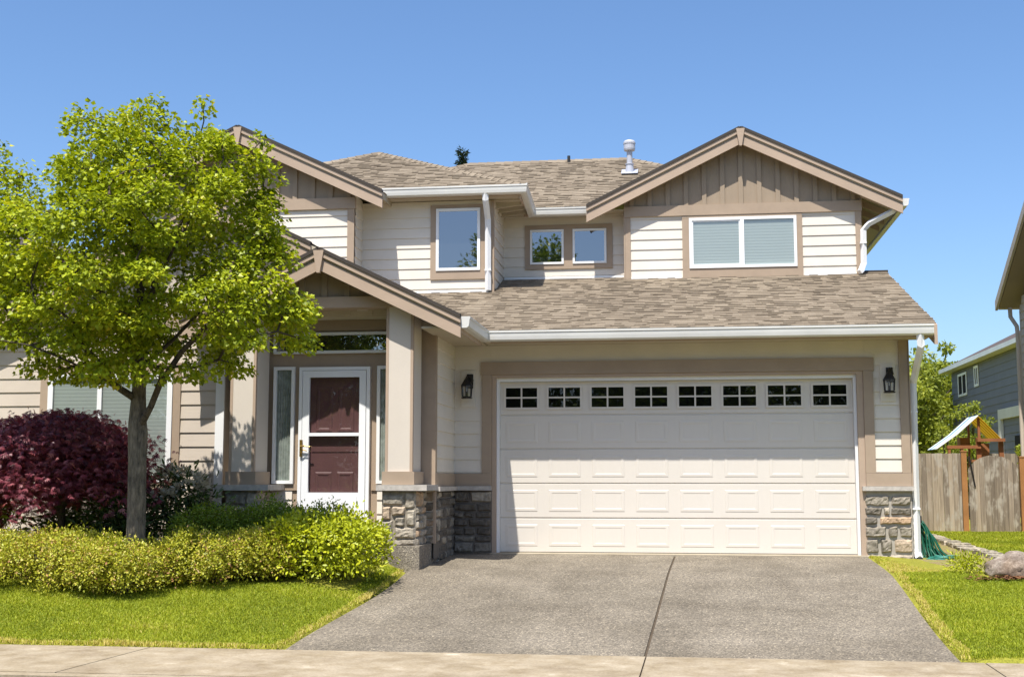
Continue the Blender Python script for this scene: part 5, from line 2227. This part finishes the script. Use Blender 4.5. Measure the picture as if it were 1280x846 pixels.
# ================================================================== BACKGROUND TREES
def bg_tree(name, loc, h, rad_, label, group, mat='leaf_bg', nclus=46, per=150, size=.16, seed=1, low=.12, cat='tree'):
    g = np.random.default_rng(seed)
    t = empty(name, loc, label, cat, group)
    L = np.array(loc, float)
    P, D, RN = [], [], []
    cs = []
    for k in range(nclus):
        v = unit(g.normal(0, 1, (1, 3)))[0]
        rr = g.random() ** .4
        c = np.array([v[0] * rad_ * rr, v[1] * rad_ * rr, h * (low + (1 - low) * .5) + v[2] * rr * h * (1 - low) * .5])
        cs.append(c)
        q = unit(g.normal(0, 1, (per, 3))) * (g.random((per, 1)) ** .5)
        r0 = rad_ * g.uniform(.22, .36)
        P.append(L + c + q * np.array([r0, r0, r0 * .65]))
        D.append(q + np.array([0, 0, -.2]) + g.normal(0, .5, (per, 3)))
        RN.append(np.clip(g.normal(.5 + g.uniform(-.2, .2), .2, per), 0, 1))
    leaves('crown', np.concatenate(P), np.concatenate(D), g.uniform(size * .7, size * 1.3, nclus * per), LEAF_OVAL, M[mat], t, gen=g, rnd=np.concatenate(RN))
    mb = MB()
    mb.tube([L + np.array([0, 0, -.3]), L + np.array([0, 0, h * .4]), L + np.array([.05, 0, h * .85])], [.03 * h, .022 * h, .006 * h], 8)
    for c in cs[::3]:
        mb.tube([L + np.array([0, 0, c[2] * .6]), L + c * np.array([.5, .5, .85]), L + c], [.012 * h, .007 * h, .003 * h], 5, cap=False)
    mb.build('trunk', M['bark_dark'], t)
    return t


BT = 'trees behind the back fence'
bg_tree('garden_tree', (11.9, 34, -.2), 6.6, 2.0, 'rounded yellow-green tree against the sky right of the garage', BT, seed=3, nclus=60, size=.17)
bg_tree('garden_tree', (10.4, 30, -.2), 5.5, 1.9, 'yellow-green tree just behind the garage downspout', BT, seed=4, nclus=60, size=.16)
bg_tree('garden_tree', (13.9, 40, -.2), 7.4, 1.3, 'taller thin tree standing beside the grey house', BT, seed=5, nclus=40, size=.18)
bg_tree('garden_tree', (8.2, 29, -.2), 4.9, 1.9, 'bushy green tree behind the fence, mostly hidden by the garage', BT, seed=9, nclus=50, size=.17)
bg_tree('young_tree', (8.5, 12.4, -.1), 2.5, .62, 'small pale-leaved tree left of the playset roof', 'young fruit trees round the playset', seed=6, nclus=34, per=80, size=.075, low=.3)
bg_tree('young_tree', (9.2, 13.0, -.1), 3.0, .6, 'taller pale young tree directly behind the playset', 'young fruit trees round the playset', seed=7, nclus=34, per=80, size=.075, low=.3)
bg_tree('young_tree', (10.6, 12.9, -.1), 2.15, .40, 'slim pale young tree right of the yellow tarp', 'young fruit trees round the playset', seed=8, nclus=20, per=70, size=.075, low=.4)
# conifer whose tip shows over the main ridge
ct = empty('conifer', (-4.95, 25, 0), 'dark conifer whose top peeks over the main roof ridge', 'tree')
g = np.random.default_rng(8)
P, D = [], []
mb = MB()
mb.tube([(-4.95, 25, -.2), (-4.95, 25, 6), (-4.92, 25, 12.3)], [.25, .15, .02], 8)
for k in range(120):
    z = 1.5 + 11.0 * (k / 120)
    r0 = max(.12, (12.75 - z) * .20) * g.uniform(.55, 1.25)
    a = k * 2.4
    m_ = int(40 + 70 * r0)
    t_ = g.random(m_)
    c = np.stack([-4.95 + np.cos(a) * r0 * t_, 25 + np.sin(a) * r0 * t_, z + .35 * r0 * t_ + g.normal(0, .04, m_)], 1) + g.normal(0, .05, (m_, 3))
    P.append(c)
    D.append(np.stack([np.full(m_, np.cos(a)), np.full(m_, np.sin(a)), np.full(m_, .7)], 1) + g.normal(0, .5, (m_, 3)))
    mb.tube([(-4.95, 25, z - .05), (-4.95 + math.cos(a) * r0, 25 + math.sin(a) * r0, z + .35 * r0)], [.02, .006], 5, cap=False)
P, D = np.concatenate(P), np.concatenate(D)
leaves('crown', P, D, .16, LEAF_LONG, M['leaf_conifer'], ct, gen=g)
mb.build('trunk', M['bark_dark'], ct)

# trees across the street, seen mirrored in the glass
for i, (x, y, h, r0) in enumerate(((-15, -40, 13, 5), (-6, -43, 15, 4.6), (3, -39, 12, 5), (12, -42, 14, 5), (21, -38, 12, 5), (-24, -40, 13, 5))):
    bg_tree('garden_tree', (x, y, -.6), h, r0, 'leafy street tree across the road, mirrored in the glass', 'trees across the road', mat='leaf_box', seed=20 + i, nclus=80, per=260, size=.30, low=.03)
